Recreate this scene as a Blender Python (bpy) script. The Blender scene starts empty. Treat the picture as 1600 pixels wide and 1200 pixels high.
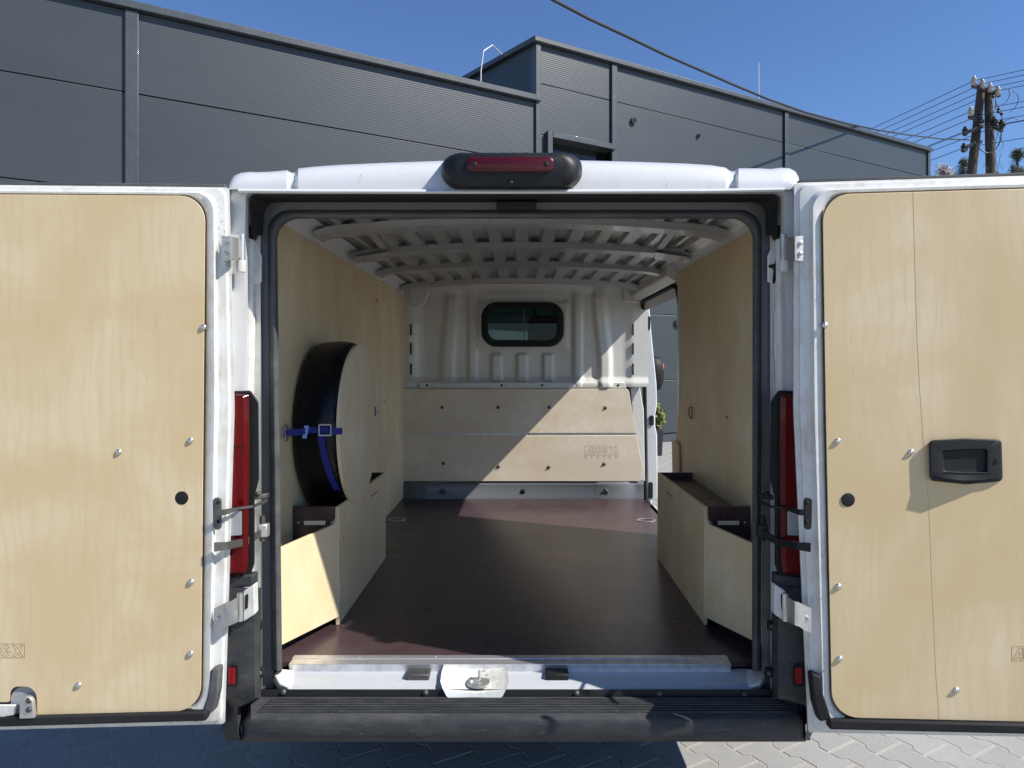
import bpy, bmesh, math, random
from mathutils import Vector, Matrix
random.seed(7)
rad = math.radians
sc = bpy.context.scene
COL = sc.collection

# ------------------------------------------------------------------ camera
F, CX, CY, CH = 1068.0, 815.0, 567.0, 1.51     # focal length in photo pixels, vanishing point, eye height
cam = bpy.data.cameras.new('camera'); camo = bpy.data.objects.new('camera', cam); COL.objects.link(camo)
cam.sensor_width = 36; cam.lens = 36 * F / 1600
cam.shift_x = -(CX - 800) / 1600; cam.shift_y = -(600 - CY) / 1600
cam.clip_start = 0.05; cam.clip_end = 3000
camo.location = (0, 0, CH); camo.rotation_euler = (rad(90), 0, 0)
sc.camera = camo

# ------------------------------------------------------------------ world, sun, exposure
SUN = Vector((1.0, -0.40, 1.04)).normalized()   # towards the sun
elev = math.asin(SUN.z); rot = math.atan2(SUN.x, SUN.y)
w = bpy.data.worlds.new('World'); sc.world = w; w.use_nodes = True
nt = w.node_tree; bg = nt.nodes['Background']
sky = nt.nodes.new('ShaderNodeTexSky'); sky.sky_type = 'NISHITA'; sky.sun_disc = False
sky.sun_elevation = elev; sky.sun_rotation = rot; sky.air_density = 1.0; sky.dust_density = 0.05; sky.ozone_density = 6.5
hs = nt.nodes.new('ShaderNodeHueSaturation'); hs.inputs['Saturation'].default_value = 1.06; hs.inputs['Hue'].default_value = .506
nt.links.new(sky.outputs[0], hs.inputs['Color']); nt.links.new(hs.outputs[0], bg.inputs[0]); bg.inputs[1].default_value = 0.11
sl = bpy.data.lights.new('sun', 'SUN'); sl.energy = 4.9; sl.angle = rad(0.5); sl.color = (1, .955, .88)
so = bpy.data.objects.new('sun', sl); COL.objects.link(so)
so.rotation_euler = (-SUN).to_track_quat('-Z', 'Y').to_euler(); so.location = (6, -3, 9)
vs = sc.view_settings; vs.view_transform = 'Standard'; vs.look = 'None'; vs.exposure = 0.42; vs.gamma = 1

# ------------------------------------------------------------------ helpers
WL = {}
def P(x, y, D): return Vector(((x - CX) / F * D, D, CH - (y - CY) / F * D))
def PX(x, y, X):                                # point on a plane X = const
    D = X * F / (x - CX); return Vector((X, D, CH - (y - CY) / F * D))
def mk(name, V, Fc, mat, parent=None, smooth=0, bevel=0, seg=2, fix=True):
    V = [Vector(v) for v in V]
    lo = Vector([min(v[i] for v in V) for i in range(3)]); hi = Vector([max(v[i] for v in V) for i in range(3)])
    c = (lo + hi) / 2
    if parent is None: c.z = lo.z
    me = bpy.data.meshes.new(name); me.from_pydata([v - c for v in V], [], Fc)
    if fix:
        bm = bmesh.new(); bm.from_mesh(me); bmesh.ops.recalc_face_normals(bm, faces=bm.faces); bm.to_mesh(me); bm.free()
    if smooth:
        me.shade_smooth(); me.set_sharp_from_angle(angle=rad(smooth))
    me.materials.append(mat)
    o = bpy.data.objects.new(name, me); COL.objects.link(o); o.location = c; WL[o] = c
    if parent is not None:
        o.parent = parent; o.matrix_parent_inverse = Matrix.Translation(-WL[parent])
    if bevel:
        b = o.modifiers.new('bevel', 'BEVEL'); b.width = bevel; b.segments = seg; b.limit_method = 'ANGLE'; b.angle_limit = rad(35)
        if not smooth:
            me.shade_smooth(); me.set_sharp_from_angle(angle=rad(40))
    return o
def empty(name, loc):
    o = bpy.data.objects.new(name, None); COL.objects.link(o); o.location = loc; o.empty_display_size = .2; WL[o] = Vector(loc); return o
def tag(o, label=None, cat=None, group=None, kind=None):
    if label: o['label'] = label
    if cat: o['category'] = cat
    if group: o['group'] = group
    if kind: o['kind'] = kind
    return o
class MB:
    def __init__(s): s.V = []; s.F = []
    def add(s, V, Fc):
        n = len(s.V); s.V += [Vector(v) for v in V]; s.F += [[i + n for i in f] for f in Fc]; return s
    def box(s, x0, x1, y0, y1, z0, z1):
        return s.add([(x0,y0,z0),(x1,y0,z0),(x1,y1,z0),(x0,y1,z0),(x0,y0,z1),(x1,y0,z1),(x1,y1,z1),(x0,y1,z1)],
              [(0,3,2,1),(4,5,6,7),(0,1,5,4),(1,2,6,5),(2,3,7,6),(3,0,4,7)])
    def prism(s, pts, off):
        pts = [Vector(p) for p in pts]; off = Vector(off); n = len(pts)
        return s.add(pts + [p + off for p in pts], [list(range(n)), list(range(2*n-1, n-1, -1))] + [(i, (i+1) % n, n + (i+1) % n, n + i) for i in range(n)])
    def loft(s, loops, closed=True, cap0=False, cap1=False):
        n = len(loops[0]); V = [p for l in loops for p in l]; Fc = []
        for k in range(len(loops) - 1):
            for i in range(n if closed else n - 1):
                j = (i + 1) % n; Fc.append((k*n+i, k*n+j, (k+1)*n+j, (k+1)*n+i))
        if cap0: Fc.append(list(range(n)))
        if cap1: Fc.append([(len(loops)-1)*n + i for i in range(n)])
        return s.add(V, Fc)
    def tube(s, pts, r, n=8, caps=True):
        pts = [Vector(p) for p in pts]; loops = []; up = None
        for i, p in enumerate(pts):
            t = (pts[min(i+1, len(pts)-1)] - pts[max(i-1, 0)]).normalized()
            if up is None: up = Vector((0,0,1)) if abs(t.z) < .9 else Vector((1,0,0))
            a = t.cross(up).normalized(); b = a.cross(t).normalized(); up = b
            ri = r[i] if isinstance(r, (list, tuple)) else r
            loops.append([p + (a*math.cos(q) + b*math.sin(q))*ri for q in [2*math.pi*k/n for k in range(n)]])
        return s.loft(loops, True, caps, caps)
    def cyl(s, p0, p1, r, n=16, r1=None): return s.tube([p0, p1], [r, r if r1 is None else r1], n)
    def bar(s, p0, p1, wv, hv):                 # rectangular bar, half vectors
        p0, p1, wv, hv = map(Vector, (p0, p1, wv, hv)); L = []
        for p in (p0, p1): L.append([p-wv-hv, p+wv-hv, p+wv+hv, p-wv+hv])
        return s.loft(L, True, True, True)
    def dome(s, c, n, r, h, k=10):
        c = Vector(c); n = Vector(n).normalized(); a = n.orthogonal().normalized(); b = n.cross(a); L = []
        for f, g in ((1, 0), (1, .35), (.8, .75), (.4, 1)):
            L.append([c + n*h*g + (a*math.cos(q)+b*math.sin(q))*r*f for q in [2*math.pi*i/k for i in range(k)]])
        return s.loft(L, True, True, True)
    def mk(s, name, mat, parent=None, **kw): return mk(name, s.V, s.F, mat, parent, **kw)
def rpoly(c, seg=6, open_=False):               # corners (x, y, radius) -> rounded 2-D outline
    out = []; n = len(c)
    for i in range(n):
        x, y = c[i][:2]; r = c[i][2] if len(c[i]) > 2 else 0
        if r <= 0 or (open_ and i in (0, n-1)): out += [(x, y)] * (1 if r <= 0 else 1); continue
        p = Vector((x, y)); a = Vector(c[i-1][:2]) - p; b = Vector(c[(i+1) % n][:2]) - p
        la, lb = a.length, b.length; a.normalize(); b.normalize()
        th = math.acos(max(-1, min(1, a.dot(b)))) / 2
        d = min(r / math.tan(th), la*.5, lb*.5); rr = d*math.tan(th)
        cc = p + (a+b).normalized() * (rr / math.sin(th))
        q0 = p + a*d - cc; q1 = p + b*d - cc
        a0 = math.atan2(q0.y, q0.x); a1 = math.atan2(q1.y, q1.x); da = (a1 - a0 + math.pi) % (2*math.pi) - math.pi
        for k in range(seg + 1):
            t = a0 + da*k/seg; out.append((cc.x + rr*math.cos(t), cc.y + rr*math.sin(t)))
    return out
def lerp(a, b, t): return a + (b - a)*t

# ------------------------------------------------------------------ materials
def mat_new(name, col, rough=.5, metal=0, spec=.5):
    m = bpy.data.materials.new(name); m.use_nodes = True; b = m.node_tree.nodes['Principled BSDF']
    b.inputs['Base Color'].default_value = (*col, 1); b.inputs['Roughness'].default_value = rough; b.inputs['Metallic'].default_value = metal
    b.inputs['Specular IOR Level'].default_value = spec
    return m
class N:
    def __init__(s, m): s.t = m.node_tree; s.b = s.t.nodes['Principled BSDF']
    def n(s, t, **kw):
        o = s.t.nodes.new(t)
        for k, v in kw.items(): setattr(o, k, v)
        return o
    def l(s, a, b): s.t.links.new(a, b)
    def coord(s, scale=(1,1,1), rnd=True, kind='Object'):
        tc = s.n('ShaderNodeTexCoord'); mp = s.n('ShaderNodeMapping'); mp.inputs['Scale'].default_value = scale
        if rnd:
            oi = s.n('ShaderNodeObjectInfo'); ml = s.n('ShaderNodeMath', operation='MULTIPLY'); ml.inputs[1].default_value = 37
            s.l(oi.outputs['Random'], ml.inputs[0]); ad = s.n('ShaderNodeVectorMath', operation='ADD')
            s.l(tc.outputs[kind], ad.inputs[0]); s.l(ml.outputs[0], ad.inputs[1]); s.l(ad.outputs[0], mp.inputs[0])
        else: s.l(tc.outputs[kind], mp.inputs[0])
        return mp.outputs[0]
    def noise(s, vec, scale=5, detail=4, rough=.5, dist=0):
        o = s.n('ShaderNodeTexNoise'); o.inputs['Scale'].default_value = scale; o.inputs['Detail'].default_value = detail
        o.inputs['Roughness'].default_value = rough; o.inputs['Distortion'].default_value = dist; s.l(vec, o.inputs['Vector']); return o.outputs['Fac']
    def ramp(s, f, stops):
        o = s.n('ShaderNodeValToRGB'); e = o.color_ramp.elements
        while len(e) < len(stops): e.new(.5)
        for i, (p, c) in enumerate(stops): e[i].position = p; e[i].color = (*c, 1) if len(c) == 3 else c
        s.l(f, o.inputs[0]); return o.outputs[0]
    def mix(s, f, a, b, mode='MIX'):
        o = s.n('ShaderNodeMix', data_type='RGBA', blend_type=mode)
        for k, v in ((0, f), (6, a), (7, b)):
            if hasattr(v, 'links'): s.l(v, o.inputs[k])
            elif k == 0: o.inputs[0].default_value = v
            else: o.inputs[k].default_value = (*v, 1)
        return o.outputs[2]
    def bump(s, h, strength=.3, dist=.002):
        o = s.n('ShaderNodeBump'); o.inputs['Strength'].default_value = strength; o.inputs['Distance'].default_value = dist
        s.l(h, o.inputs['Height']); s.l(o.outputs[0], s.b.inputs['Normal'])
    def col(s, c): s.l(c, s.b.inputs['Base Color'])
    def rough(s, f, a, b):
        m = s.n('ShaderNodeMapRange'); m.inputs[3].default_value = a; m.inputs[4].default_value = b; s.l(f, m.inputs[0]); s.l(m.outputs[0], s.b.inputs['Roughness'])

def plywood(name, axis, a, b, c):               # birch veneer: fine pores along the grain, slow flame figure across
    m = mat_new(name, a, .48); n = N(m)
    fine = [60, 60, 60]; fine[axis] = 2.2; slow = [2.6, 2.6, 2.6]; slow[axis] = 1.0
    f1 = n.noise(n.coord(fine), 1.6, 5, .65); f2 = n.noise(n.coord(slow), 1.3, 3, .5, .6)
    wv = n.n('ShaderNodeTexWave', wave_type='BANDS', bands_direction='X', wave_profile='SIN')
    wv.inputs['Scale'].default_value = 3.2; wv.inputs['Distortion'].default_value = 13; wv.inputs['Detail'].default_value = 3; wv.inputs['Detail Scale'].default_value = .9
    n.l(n.coord(slow), wv.inputs['Vector'])
    base = n.ramp(f2, [(.34, b), (.5, a), (.66, c)])
    x = n.mix(n.ramp(wv.outputs['Fac'], [(.0, (0,0,0)), (.7, (.06,)*3), (1, (.38,)*3)]), base, b)
    x = n.mix(n.ramp(f1, [(.34, (.16,)*3), (.46, (.01,)*3), (.66, (0,0,0))]), x, tuple(v*.72 for v in b))
    x = n.mix(n.ramp(f1, [(.55, (0,0,0)), (.75, (.08,)*3)]), x, tuple(min(1, v*1.14) for v in c))
    blot = n.noise(n.coord((1.6, 1.6, 1.9)), 2.2, 4, .55, .5)
    x = n.mix(n.ramp(blot, [(.38, (0,0,0)), (.62, (.75,)*3)]), x, tuple(v*f for v, f in zip(b, (.99,.96,.88))))
    fl_ = [90, 90, 90]; fl_[axis] = 14; fk = n.noise(n.coord(fl_), 1.2, 3, .6)
    x = n.mix(n.ramp(fk, [(.68, (0,0,0)), (.74, (.35,)*3)]), x, tuple(v*.66 for v in b))
    n.col(x); n.rough(f1, .42, .6); n.bump(f1, .25, .0006); return m
M = {}
M['ply'] = plywood('birch_plywood', 2, (.67,.535,.33), (.61,.47,.27), (.73,.605,.40))
M['plyh'] = plywood('birch_plywood_across', 0, (.71,.62,.49), (.65,.555,.425), (.77,.69,.56))
M['plyin'] = plywood('birch_plywood_lining', 2, (.75,.625,.415), (.68,.55,.345), (.80,.69,.49))
M['plydisc'] = plywood('pale_plywood_cover', 2, (.72,.61,.42), (.66,.54,.36), (.77,.67,.49))
M['plyedge'] = mat_new('plywood_edge', (.80,.70,.48), .6)
M['engrave'] = mat_new('engraved_groove', (.42,.31,.17), .8)
M['seam'] = mat_new('veneer_seam', (.54,.42,.25), .7)
M['engraveh'] = mat_new('engraved_groove_pale', (.42,.34,.24), .8)
M['engravef'] = mat_new('engraved_groove_floor', (.24,.215,.215), .6)
def paint(name, col, dirt, dcol, rough=.32):
    m = mat_new(name, col, rough); n = N(m); m.node_tree.nodes['Principled BSDF'].inputs['Coat Weight'].default_value = .25
    a = n.noise(n.coord((3,3,3)), 2, 6, .68); d = n.noise(n.coord((26,26,9)), 2, 5, .7)
    mm = n.n('ShaderNodeMath', operation='MULTIPLY'); n.l(a, mm.inputs[0]); n.l(d, mm.inputs[1])
    f = n.ramp(mm.outputs[0], [(.20 , (0,0,0)), (.42, (dirt,)*3)])
    sp = n.noise(n.coord((55,55,30)), 2, 4, .75); ck = n.noise(n.coord((6,6,2.5)), 2, 3, .6)
    m2 = n.n('ShaderNodeMath', operation='MULTIPLY'); n.l(sp, m2.inputs[0]); n.l(ck, m2.inputs[1])
    x = n.mix(f, col, dcol); x = n.mix(n.ramp(m2.outputs[0], [(.385, (0,0,0)), (.43, (min(1, dirt*1.2),)*3)]), x, tuple(v*.28 for v in dcol))
    n.col(x); n.rough(mm.outputs[0], rough - .05, rough + .35); return m
M['white'] = paint('white_paint', (.60,.61,.615), .22, (.44,.41,.36))
M['jamb'] = paint('grubby_white_paint', (.66,.66,.63), .6, (.36,.32,.25), .4)
M['primer'] = paint('inner_body_paint', (.62,.61,.575), .25, (.42,.40,.36), .3)
M['roofshade'] = paint('shaded_roof_paint', (.33,.33,.325), .35, (.20,.195,.185), .26)  # inner body paint with the roof's shade put into a darker grey
M['steelgrey'] = paint('grey_painted_steel', (.34,.35,.36), .3, (.2,.19,.17), .4)
def plastic(name, col, rough, dcol, amt):
    m = mat_new(name, col, rough, 0, .3); n = N(m)
    a = n.noise(n.coord((2,5,5)), 3, 6, .7); s = n.noise(n.coord((40,300,40)), 1, 4, .6)
    n.col(n.mix(n.ramp(a, [(.42, (0,0,0)), (.75, (amt,)*3)]), col, dcol)); n.rough(a, rough, min(1, rough + .25)); n.bump(s, .12, .0006); return m
M['black'] = plastic('black_plastic', (.008,.0085,.0095), .34, (.03,.03,.03), .4)
M['satin'] = plastic('satin_black_plastic', (.010,.011,.012), .45, (.022,.022,.024), .4)
M['bumper'] = plastic('grey_bumper_plastic', (.034,.036,.039), .5, (.12,.117,.11), .45)
n = N(M['bumper']); bc_ = n.b.inputs['Base Color'].links[0].from_socket
sc1 = n.noise(n.coord((5,120,90)), 2, 5, .7, .8); sc2 = n.noise(n.coord((70,8,60)), 1.5, 5, .7, 1.5)
x = n.mix(n.ramp(sc1, [(.60, (0,0,0)), (.70, (.55,)*3)]), bc_, (.20,.195,.185)); x = n.mix(n.ramp(sc2, [(.64, (0,0,0)), (.70, (.5,)*3)]), x, (.26,.255,.24)); n.col(x)
M['rubber'] = plastic('black_rubber', (.009,.0095,.011), .6, (.04,.04,.04), .4)
M['rubgrey'] = plastic('worn_grey_rubber', (.065,.067,.07), .55, (.16,.16,.155), .6)
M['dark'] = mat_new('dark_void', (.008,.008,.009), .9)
def steel(name, col, rough):
    m = mat_new(name, col, rough, .85); n = N(m); a = n.noise(n.coord((9,9,9)), 3, 5, .6)
    n.col(n.mix(n.ramp(a, [(.4, (0,0,0)), (.7, (.5,)*3)]), col, tuple(v*.5 for v in col))); n.rough(a, rough, rough + .3); return m
M['sillgrey'] = paint('pale_grey_sill_paint', (.46,.48,.505), .25, (.36,.35,.32), .35)
M['floorgrey'] = paint('dark_grey_paint', (.12,.125,.13), .3, (.08,.075,.07), .4)
M['zinc'] = steel('zinc_plated_steel', (.62,.62,.60), .32)
M['alu'] = steel('aluminium', (.80,.81,.82), .25)
M['iron'] = steel('dull_dark_steel', (.16,.155,.15), .45)
M['screw'] = mat_new('screw_steel', (.66,.66,.66), .28, .9)
M['bolt'] = mat_new('blackened_bolt', (.12,.11,.11), .35, .8)
m = M['film'] = mat_new('brown_film_faced_board', (.050,.028,.028), .34); n = N(m)
a = n.noise(n.coord((1.2,2.2,1)), 2, 7, .7); s_ = n.noise(n.coord((3,60,3)), 2, 4, .6); t_ = n.noise(n.coord((60,9,3)), 1.2, 3, .6, 1.5)
x = n.mix(n.ramp(a, [(.4, (0,0,0)), (.72, (.5,)*3)]), (.050,.028,.033), (.105,.078,.082))
x = n.mix(n.ramp(t_, [(.66, (0,0,0)), (.74, (.35,)*3)]), x, (.16,.13,.125)); n.col(x); n.rough(a, .20, .38)
vr = n.n('ShaderNodeTexVoronoi'); vr.inputs['Scale'].default_value = 320; n.l(n.coord((1,1,1)), vr.inputs['Vector']); n.bump(vr.outputs['Distance'], .12, .0006)
def lens(name, col, rough=.12):
    m = mat_new(name, col, rough); b = m.node_tree.nodes['Principled BSDF']; b.inputs['Coat Weight'].default_value = .25; b.inputs['Specular IOR Level'].default_value = .3; n = N(m)
    wv = n.n('ShaderNodeTexWave', bands_direction='Z'); wv.inputs['Scale'].default_value = 30; n.l(n.coord((1,1,1), False), wv.inputs['Vector']); n.bump(wv.outputs['Fac'], .08, .001); return m
def redglass(name, col, refl):
    m = bpy.data.materials.new(name); m.use_nodes = True; t = m.node_tree; t.nodes.clear(); o = t.nodes.new('ShaderNodeOutputMaterial')
    tr = t.nodes.new('ShaderNodeBsdfTransparent'); tr.inputs[0].default_value = (*col, 1); pb = t.nodes.new('ShaderNodeBsdfPrincipled'); pb.inputs['Base Color'].default_value = (col[0]*.35, col[1]*.35, col[2]*.35, 1); pb.inputs['Roughness'].default_value = .08
    mx = t.nodes.new('ShaderNodeMixShader'); mx.inputs[0].default_value = refl; t.links.new(tr.outputs[0], mx.inputs[1]); t.links.new(pb.outputs[0], mx.inputs[2]); t.links.new(mx.outputs[0], o.inputs[0]); return m
M['redglass'] = redglass('red_lamp_glass', (.46,.008,.014), .45)
M['red'] = lens('red_lens', (.22,.004,.008)); M['redd'] = lens('dark_red_lens', (.06,.0015,.003), .3); M['amber'] = lens('amber_lens', (.50,.19,.09))
m = M['wrap'] = mat_new('black_stretch_film', (.004,.004,.005), .3, 0, .25); n = N(m)
f = n.noise(n.coord((14,90,14)), 1, 5, .65, .4); n.bump(f, .55, .008); n.rough(f, .12, .4)
m = M['strap'] = mat_new('blue_webbing', (.007,.013,.18), .7); n = N(m)
f = n.noise(n.coord((300,300,300)), 1, 2); n.bump(f, .4, .0008)
M['label'] = mat_new('pale_blue_tag', (.22,.42,.80), .6)
m = M['glass'] = mat_new('window_glass', (1,1,1)); t = m.node_tree; t.nodes.clear()
o_ = t.nodes.new('ShaderNodeOutputMaterial'); mx = t.nodes.new('ShaderNodeMixShader'); tr = t.nodes.new('ShaderNodeBsdfTransparent'); gl = t.nodes.new('ShaderNodeBsdfGlossy'); lw_ = t.nodes.new('ShaderNodeLayerWeight'); pw = t.nodes.new('ShaderNodeMath'); pw.operation = 'POWER'; pw.inputs[1].default_value = 4; fr = t.nodes.new('ShaderNodeMath'); fr.operation = 'MULTIPLY_ADD'; fr.inputs[1].default_value = .6; fr.inputs[2].default_value = .022; lw_.inputs[0].default_value = .5; t.links.new(lw_.outputs['Facing'], pw.inputs[0]); t.links.new(pw.outputs[0], fr.inputs[0])
tr.inputs[0].default_value = (.40,.46,.45,1); gl.inputs['Roughness'].default_value = .02
t.links.new(fr.outputs[0], mx.inputs[0]); t.links.new(tr.outputs[0], mx.inputs[1]); t.links.new(gl.outputs[0], mx.inputs[2]); t.links.new(mx.outputs[0], o_.inputs[0])
m = M['panel'] = mat_new('anthracite_microrib_panel', (.052,.062,.074), .38); n = N(m)
wv = n.n('ShaderNodeTexWave', wave_type='BANDS', bands_direction='Z', wave_profile='SIN'); wv.inputs['Scale'].default_value = 2*math.pi/20/.034; wv.inputs['Distortion'].default_value = 0
n.l(n.coord((1,1,1), False), wv.inputs['Vector']); n.bump(wv.outputs['Fac'], .22, .003)
a = n.noise(n.coord((.5,.5,.9)), 1.2, 5, .6); sp = n.noise(n.coord((9,9,1.6)), 2.2, 3, .6)
x = n.mix(n.ramp(a, [(.35, (0,0,0)), (.7, (.5,)*3)]), (.037,.045,.050), (.050,.059,.064)); x = n.mix(n.ramp(sp, [(.80, (0,0,0)), (.84, (.7,)*3)]), x, (.42,.43,.43)); n.col(x)
M['trim'] = paint('anthracite_flashing', (.042,.051,.057), .3, (.085,.094,.10), .35)
def paver_mat():
    m = mat_new('concrete_paver', (.33,.325,.31), .85); n = N(m)
    oi = n.n('ShaderNodeObjectInfo'); a = n.noise(n.coord((4,4,4)), 2, 6, .6); g = n.noise(n.coord((90,90,90)), 2, 3, .7)
    x = n.ramp(oi.outputs['Random'], [(0, (.26,.255,.24)), (1, (.32,.315,.30))])
    x = n.mix(n.ramp(a, [(.35, (0,0,0)), (.75, (.5,)*3)]), x, (.24,.235,.225)); x = n.mix(n.ramp(g, [(.4, (0,0,0)), (.8, (.5,)*3)]), x, (.48,.47,.45))
    n.col(x); n.bump(g, .5, .002); return m
M['paver'] = paver_mat()
m = M['sand'] = mat_new('joint_sand', (.46,.43,.37), .95); n = N(m); g = n.noise(n.coord((120,120,120), False), 2, 4, .7)
n.col(n.ramp(g, [(.3, (.28,.26,.22)), (.7, (.50,.47,.41))])); n.bump(g, .7, .004)
m = M['wood'] = mat_new('weathered_pole_wood', (.10,.075,.055), .85); n = N(m); g = n.noise(n.coord((14,14,1.0)), 2, 5, .65)
n.col(n.ramp(g, [(.3, (.02,.015,.012)), (.6, (.075,.058,.046)), (.8, (.24,.21,.18))])); n.bump(g, .8, .01)
M['porcelain'] = mat_new('porcelain', (.40,.38,.34), .3); M['wire'] = mat_new('dark_wire', (.02,.021,.024), .5); M['whitewire'] = mat_new('pale_wire', (.55,.56,.57), .4)
def leafmat(name, a, b):
    m = mat_new(name, a, .6); n = N(m); n.col(n.ramp(n.noise(n.coord((5,5,5)), 2, 2), [(.35, a), (.65, b)])); return m
M['pine'] = leafmat('pine_needles', (.025,.045,.018), (.06,.09,.03)); M['thuja'] = leafmat('shrub_leaves', (.09,.12,.025), (.20,.22,.06)); M['blossom'] = leafmat('pale_twigs', (.30,.23,.19), (.50,.42,.38))
M['fabric'] = mat_new('black_seat_fabric', (.012,.012,.013), .9); M['cabgrey'] = mat_new('cab_trim_grey', (.10,.10,.10), .7)
M['tyre'] = mat_new('tyre_rubber', (.018,.018,.019), .8); M['pot'] = mat_new('dark_planter', (.03,.032,.035), .6)
M['tint'] = mat_new('dark_car_glass', (.01,.012,.014), .06)
M['rust'] = mat_new('dark_grime', (.02,.016,.012), .8)

# ================================================================== THE SETTING
WO = Vector((2.82, 13.1, 0)); WD = Vector((.8632, .5048, 0)); WN = Vector((.5048, -.8632, 0))   # warehouse wall: origin, direction, outward normal
def W(u, h, off=0): return WO + WD*u + WN*off + Vector((0, 0, h))
def wbox(mb, u0, u1, h0, h1, o0, o1):
    return mb.prism([W(u0,h0,o0), W(u1,h0,o0), W(u1,h1,o0), W(u0,h1,o0)], WN*(o1-o0))

g = MB(); g.add([(-400,-400,-.002),(400,-400,-.002),(400,600,-.002),(-400,600,-.002)], [(0,1,2,3)])
ground = tag(g.mk('ground', M['sand'], fix=False), kind='structure')
# interlocking concrete pavers, laid square to the warehouse wall
PP, PA, PL, PG = .15, .0125, .20, .0042
half = [(PP/2+PA, -PL/2), (PP/2+PA, -.058), (PP/2-PA, -.036), (PP/2-PA, .036), (PP/2+PA, .058), (PP/2+PA, PL/2)]
prof = half + [(-u, v) for u, v in reversed(half)]
def shrink(k): return [(u - math.copysign(k, u), v - (math.copysign(k, v) if abs(v) > .09 else 0)) for u, v in prof]
WV = Vector((-WD.y, WD.x, 0))
def paver_loops(c, dz=0, t=(0, 0)):
    L = []
    for k, z in ((PG, -.02), (PG, -.004), (PG+.003, 0)):
        L.append([c + WD*u + WV*v + Vector((0,0,z + dz + u*t[0] + v*t[1])) for u, v in shrink(k)])
    return L
mesh0 = None; field = MB(); npv = 0
for i in range(-150, 110):
    for j in range(-110, 60):
        c = WO + WD*(PP*i) + WV*(PL*(j + (.5 if i % 2 else 0)) - 0.3) ; c.z = 0
        if not (-11 < c.x < 9 and -6.5 < c.y < 13.2): continue
        if (c - WO).dot(WN) < .05: continue
        near = -2.25 < c.x < 2.35 and 2.42 < c.y < 2.98
        if near and npv < 295:
            if mesh0 is None:
                mb = MB().loft(paver_loops(c), True, False, True); o = mb.mk('paver', M['paver'], ground); mesh0 = o.data; cc = o.location - c
            else:
                o = bpy.data.objects.new('paver', mesh0); COL.objects.link(o); o.parent = ground; o.matrix_parent_inverse = Matrix.Translation(-WL[ground])
            o.location = c + cc + Vector((0, 0, random.uniform(-.0005, .0006))); o.rotation_euler = (random.uniform(-.004,.004), random.uniform(-.004,.004), 0); npv += 1
        else:
            L = paver_loops(c, random.uniform(-.0005, .0006), (random.uniform(-.004,.004), random.uniform(-.004,.004)))
            field.loft(L[1:], True, False, True)
tag(field.mk('paver_field', M['paver'], ground, fix=False), kind='stuff')

# ------------------------------------------------------------------ warehouse
def panel_rows(par, u0, u1, hs, mat='panel'):
    for a, b in zip(hs[:-1], hs[1:]):
        wbox(MB(), u0+.004, u1-.004, a+.006, b-.006, -.08, 0).mk('wall_panel', M[mat], par, bevel=.006)
H_LOW = [.16, 1.19, 2.43, 3.66, 4.90, 5.93]; H_HI = [.16, 1.19, 2.43, 3.66, 4.90, 6.27, 6.93]
low = empty('warehouse', W(-9, 0)); tag(low, 'long low anthracite ribbed-panel warehouse hall at the left behind the van', 'warehouse')
for u0, u1 in ((-20.5,-14.4), (-14.4,-8.94), (-8.94,-2.98)): panel_rows(low, u0, u1, H_LOW)
wbox(MB(), -20.6, -2.99, 0, 5.92, -.5, -.085).mk('backing_wall', M['dark'], low)
for u in (-14.4, -8.94): wbox(MB(), u-.075, u+.075, .16, 5.92, .002, .05).mk('cover_strip', M['trim'], low, bevel=.008)
wbox(MB(), -20.7, -2.93, 5.93, 6.03, -.6, .09).mk('roof_cap', M['trim'], low, bevel=.012)
wbox(MB(), -20.6, -2.99, -.02, .15, -.3, .03).mk('plinth', M['trim'], low)
mb = MB(); mb.prism([W(-20.6,5.8,-.5), W(-3.0,5.8,-.5), W(-3.0,5.8,-18), W(-20.6,5.8,-18)], (0,0,.1)); mb.mk('roof', M['trim'], low)
tube = MB().tube([W(-3.75,5.9,-.55), W(-3.75,6.5,-.55), W(-3.7,6.85,-.55), W(-3.5,7.02,-.6), W(-3.2,7.0,-.8), W(-3.05,6.95,-.9)], .011, 6); tube.mk('lightning_conductor', M['whitewire'], low)

high = empty('warehouse', W(3, 0)); tag(high, 'taller anthracite ribbed-panel warehouse hall with round wall vents, right of the low hall', 'warehouse')
for u0, u1 in ((-1.34, 3.34), (3.34, 8.82)): panel_rows(high, u0, u1, H_HI)
panel_rows(high, -2.98, -1.34, [.16, 1.19, 2.43, 3.66]); panel_rows(high, -2.98, -2.73, [3.66, 4.90, 5.4]); panel_rows(high, -2.98, -1.34, [5.4, 6.27, 6.93])
wbox(MB(), -2.97, 8.8, 0, 6.92, -.6, -.25).mk('backing_wall', M['dark'], high)
wbox(MB(), -2.73, -1.34, 3.66, 5.4, -.24, -.2).mk('window', M['tint'], high)
fr = MB(); wbox(fr, -2.80, -2.70, 3.6, 5.46, -.2, .09); wbox(fr, -2.70, -1.34, 5.36, 5.46, -.2, .09); fr.mk('window_surround', M['trim'], high, bevel=.008)
for u in (-1.34, 3.34): wbox(MB(), u-.06, u+.06, .16, 6.92, .002, .05).mk('cover_strip', M['trim'], high, bevel=.008)
for u in (-2.98, 8.80): wbox(MB(), u-.03, u+.07, .16, 6.92, -.1, .045).mk('corner_strip', M['trim'], high, bevel=.008)
wbox(MB(), -3.06, 8.92, 6.93, 7.02, -.6, .09).mk('roof_cap', M['trim'], high, bevel=.012)
wbox(MB(), -2.97, 8.8, -.02, .15, -.3, .03).mk('plinth', M['trim'], high)
SDIR = Vector((-.64, .77, 0))
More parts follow.
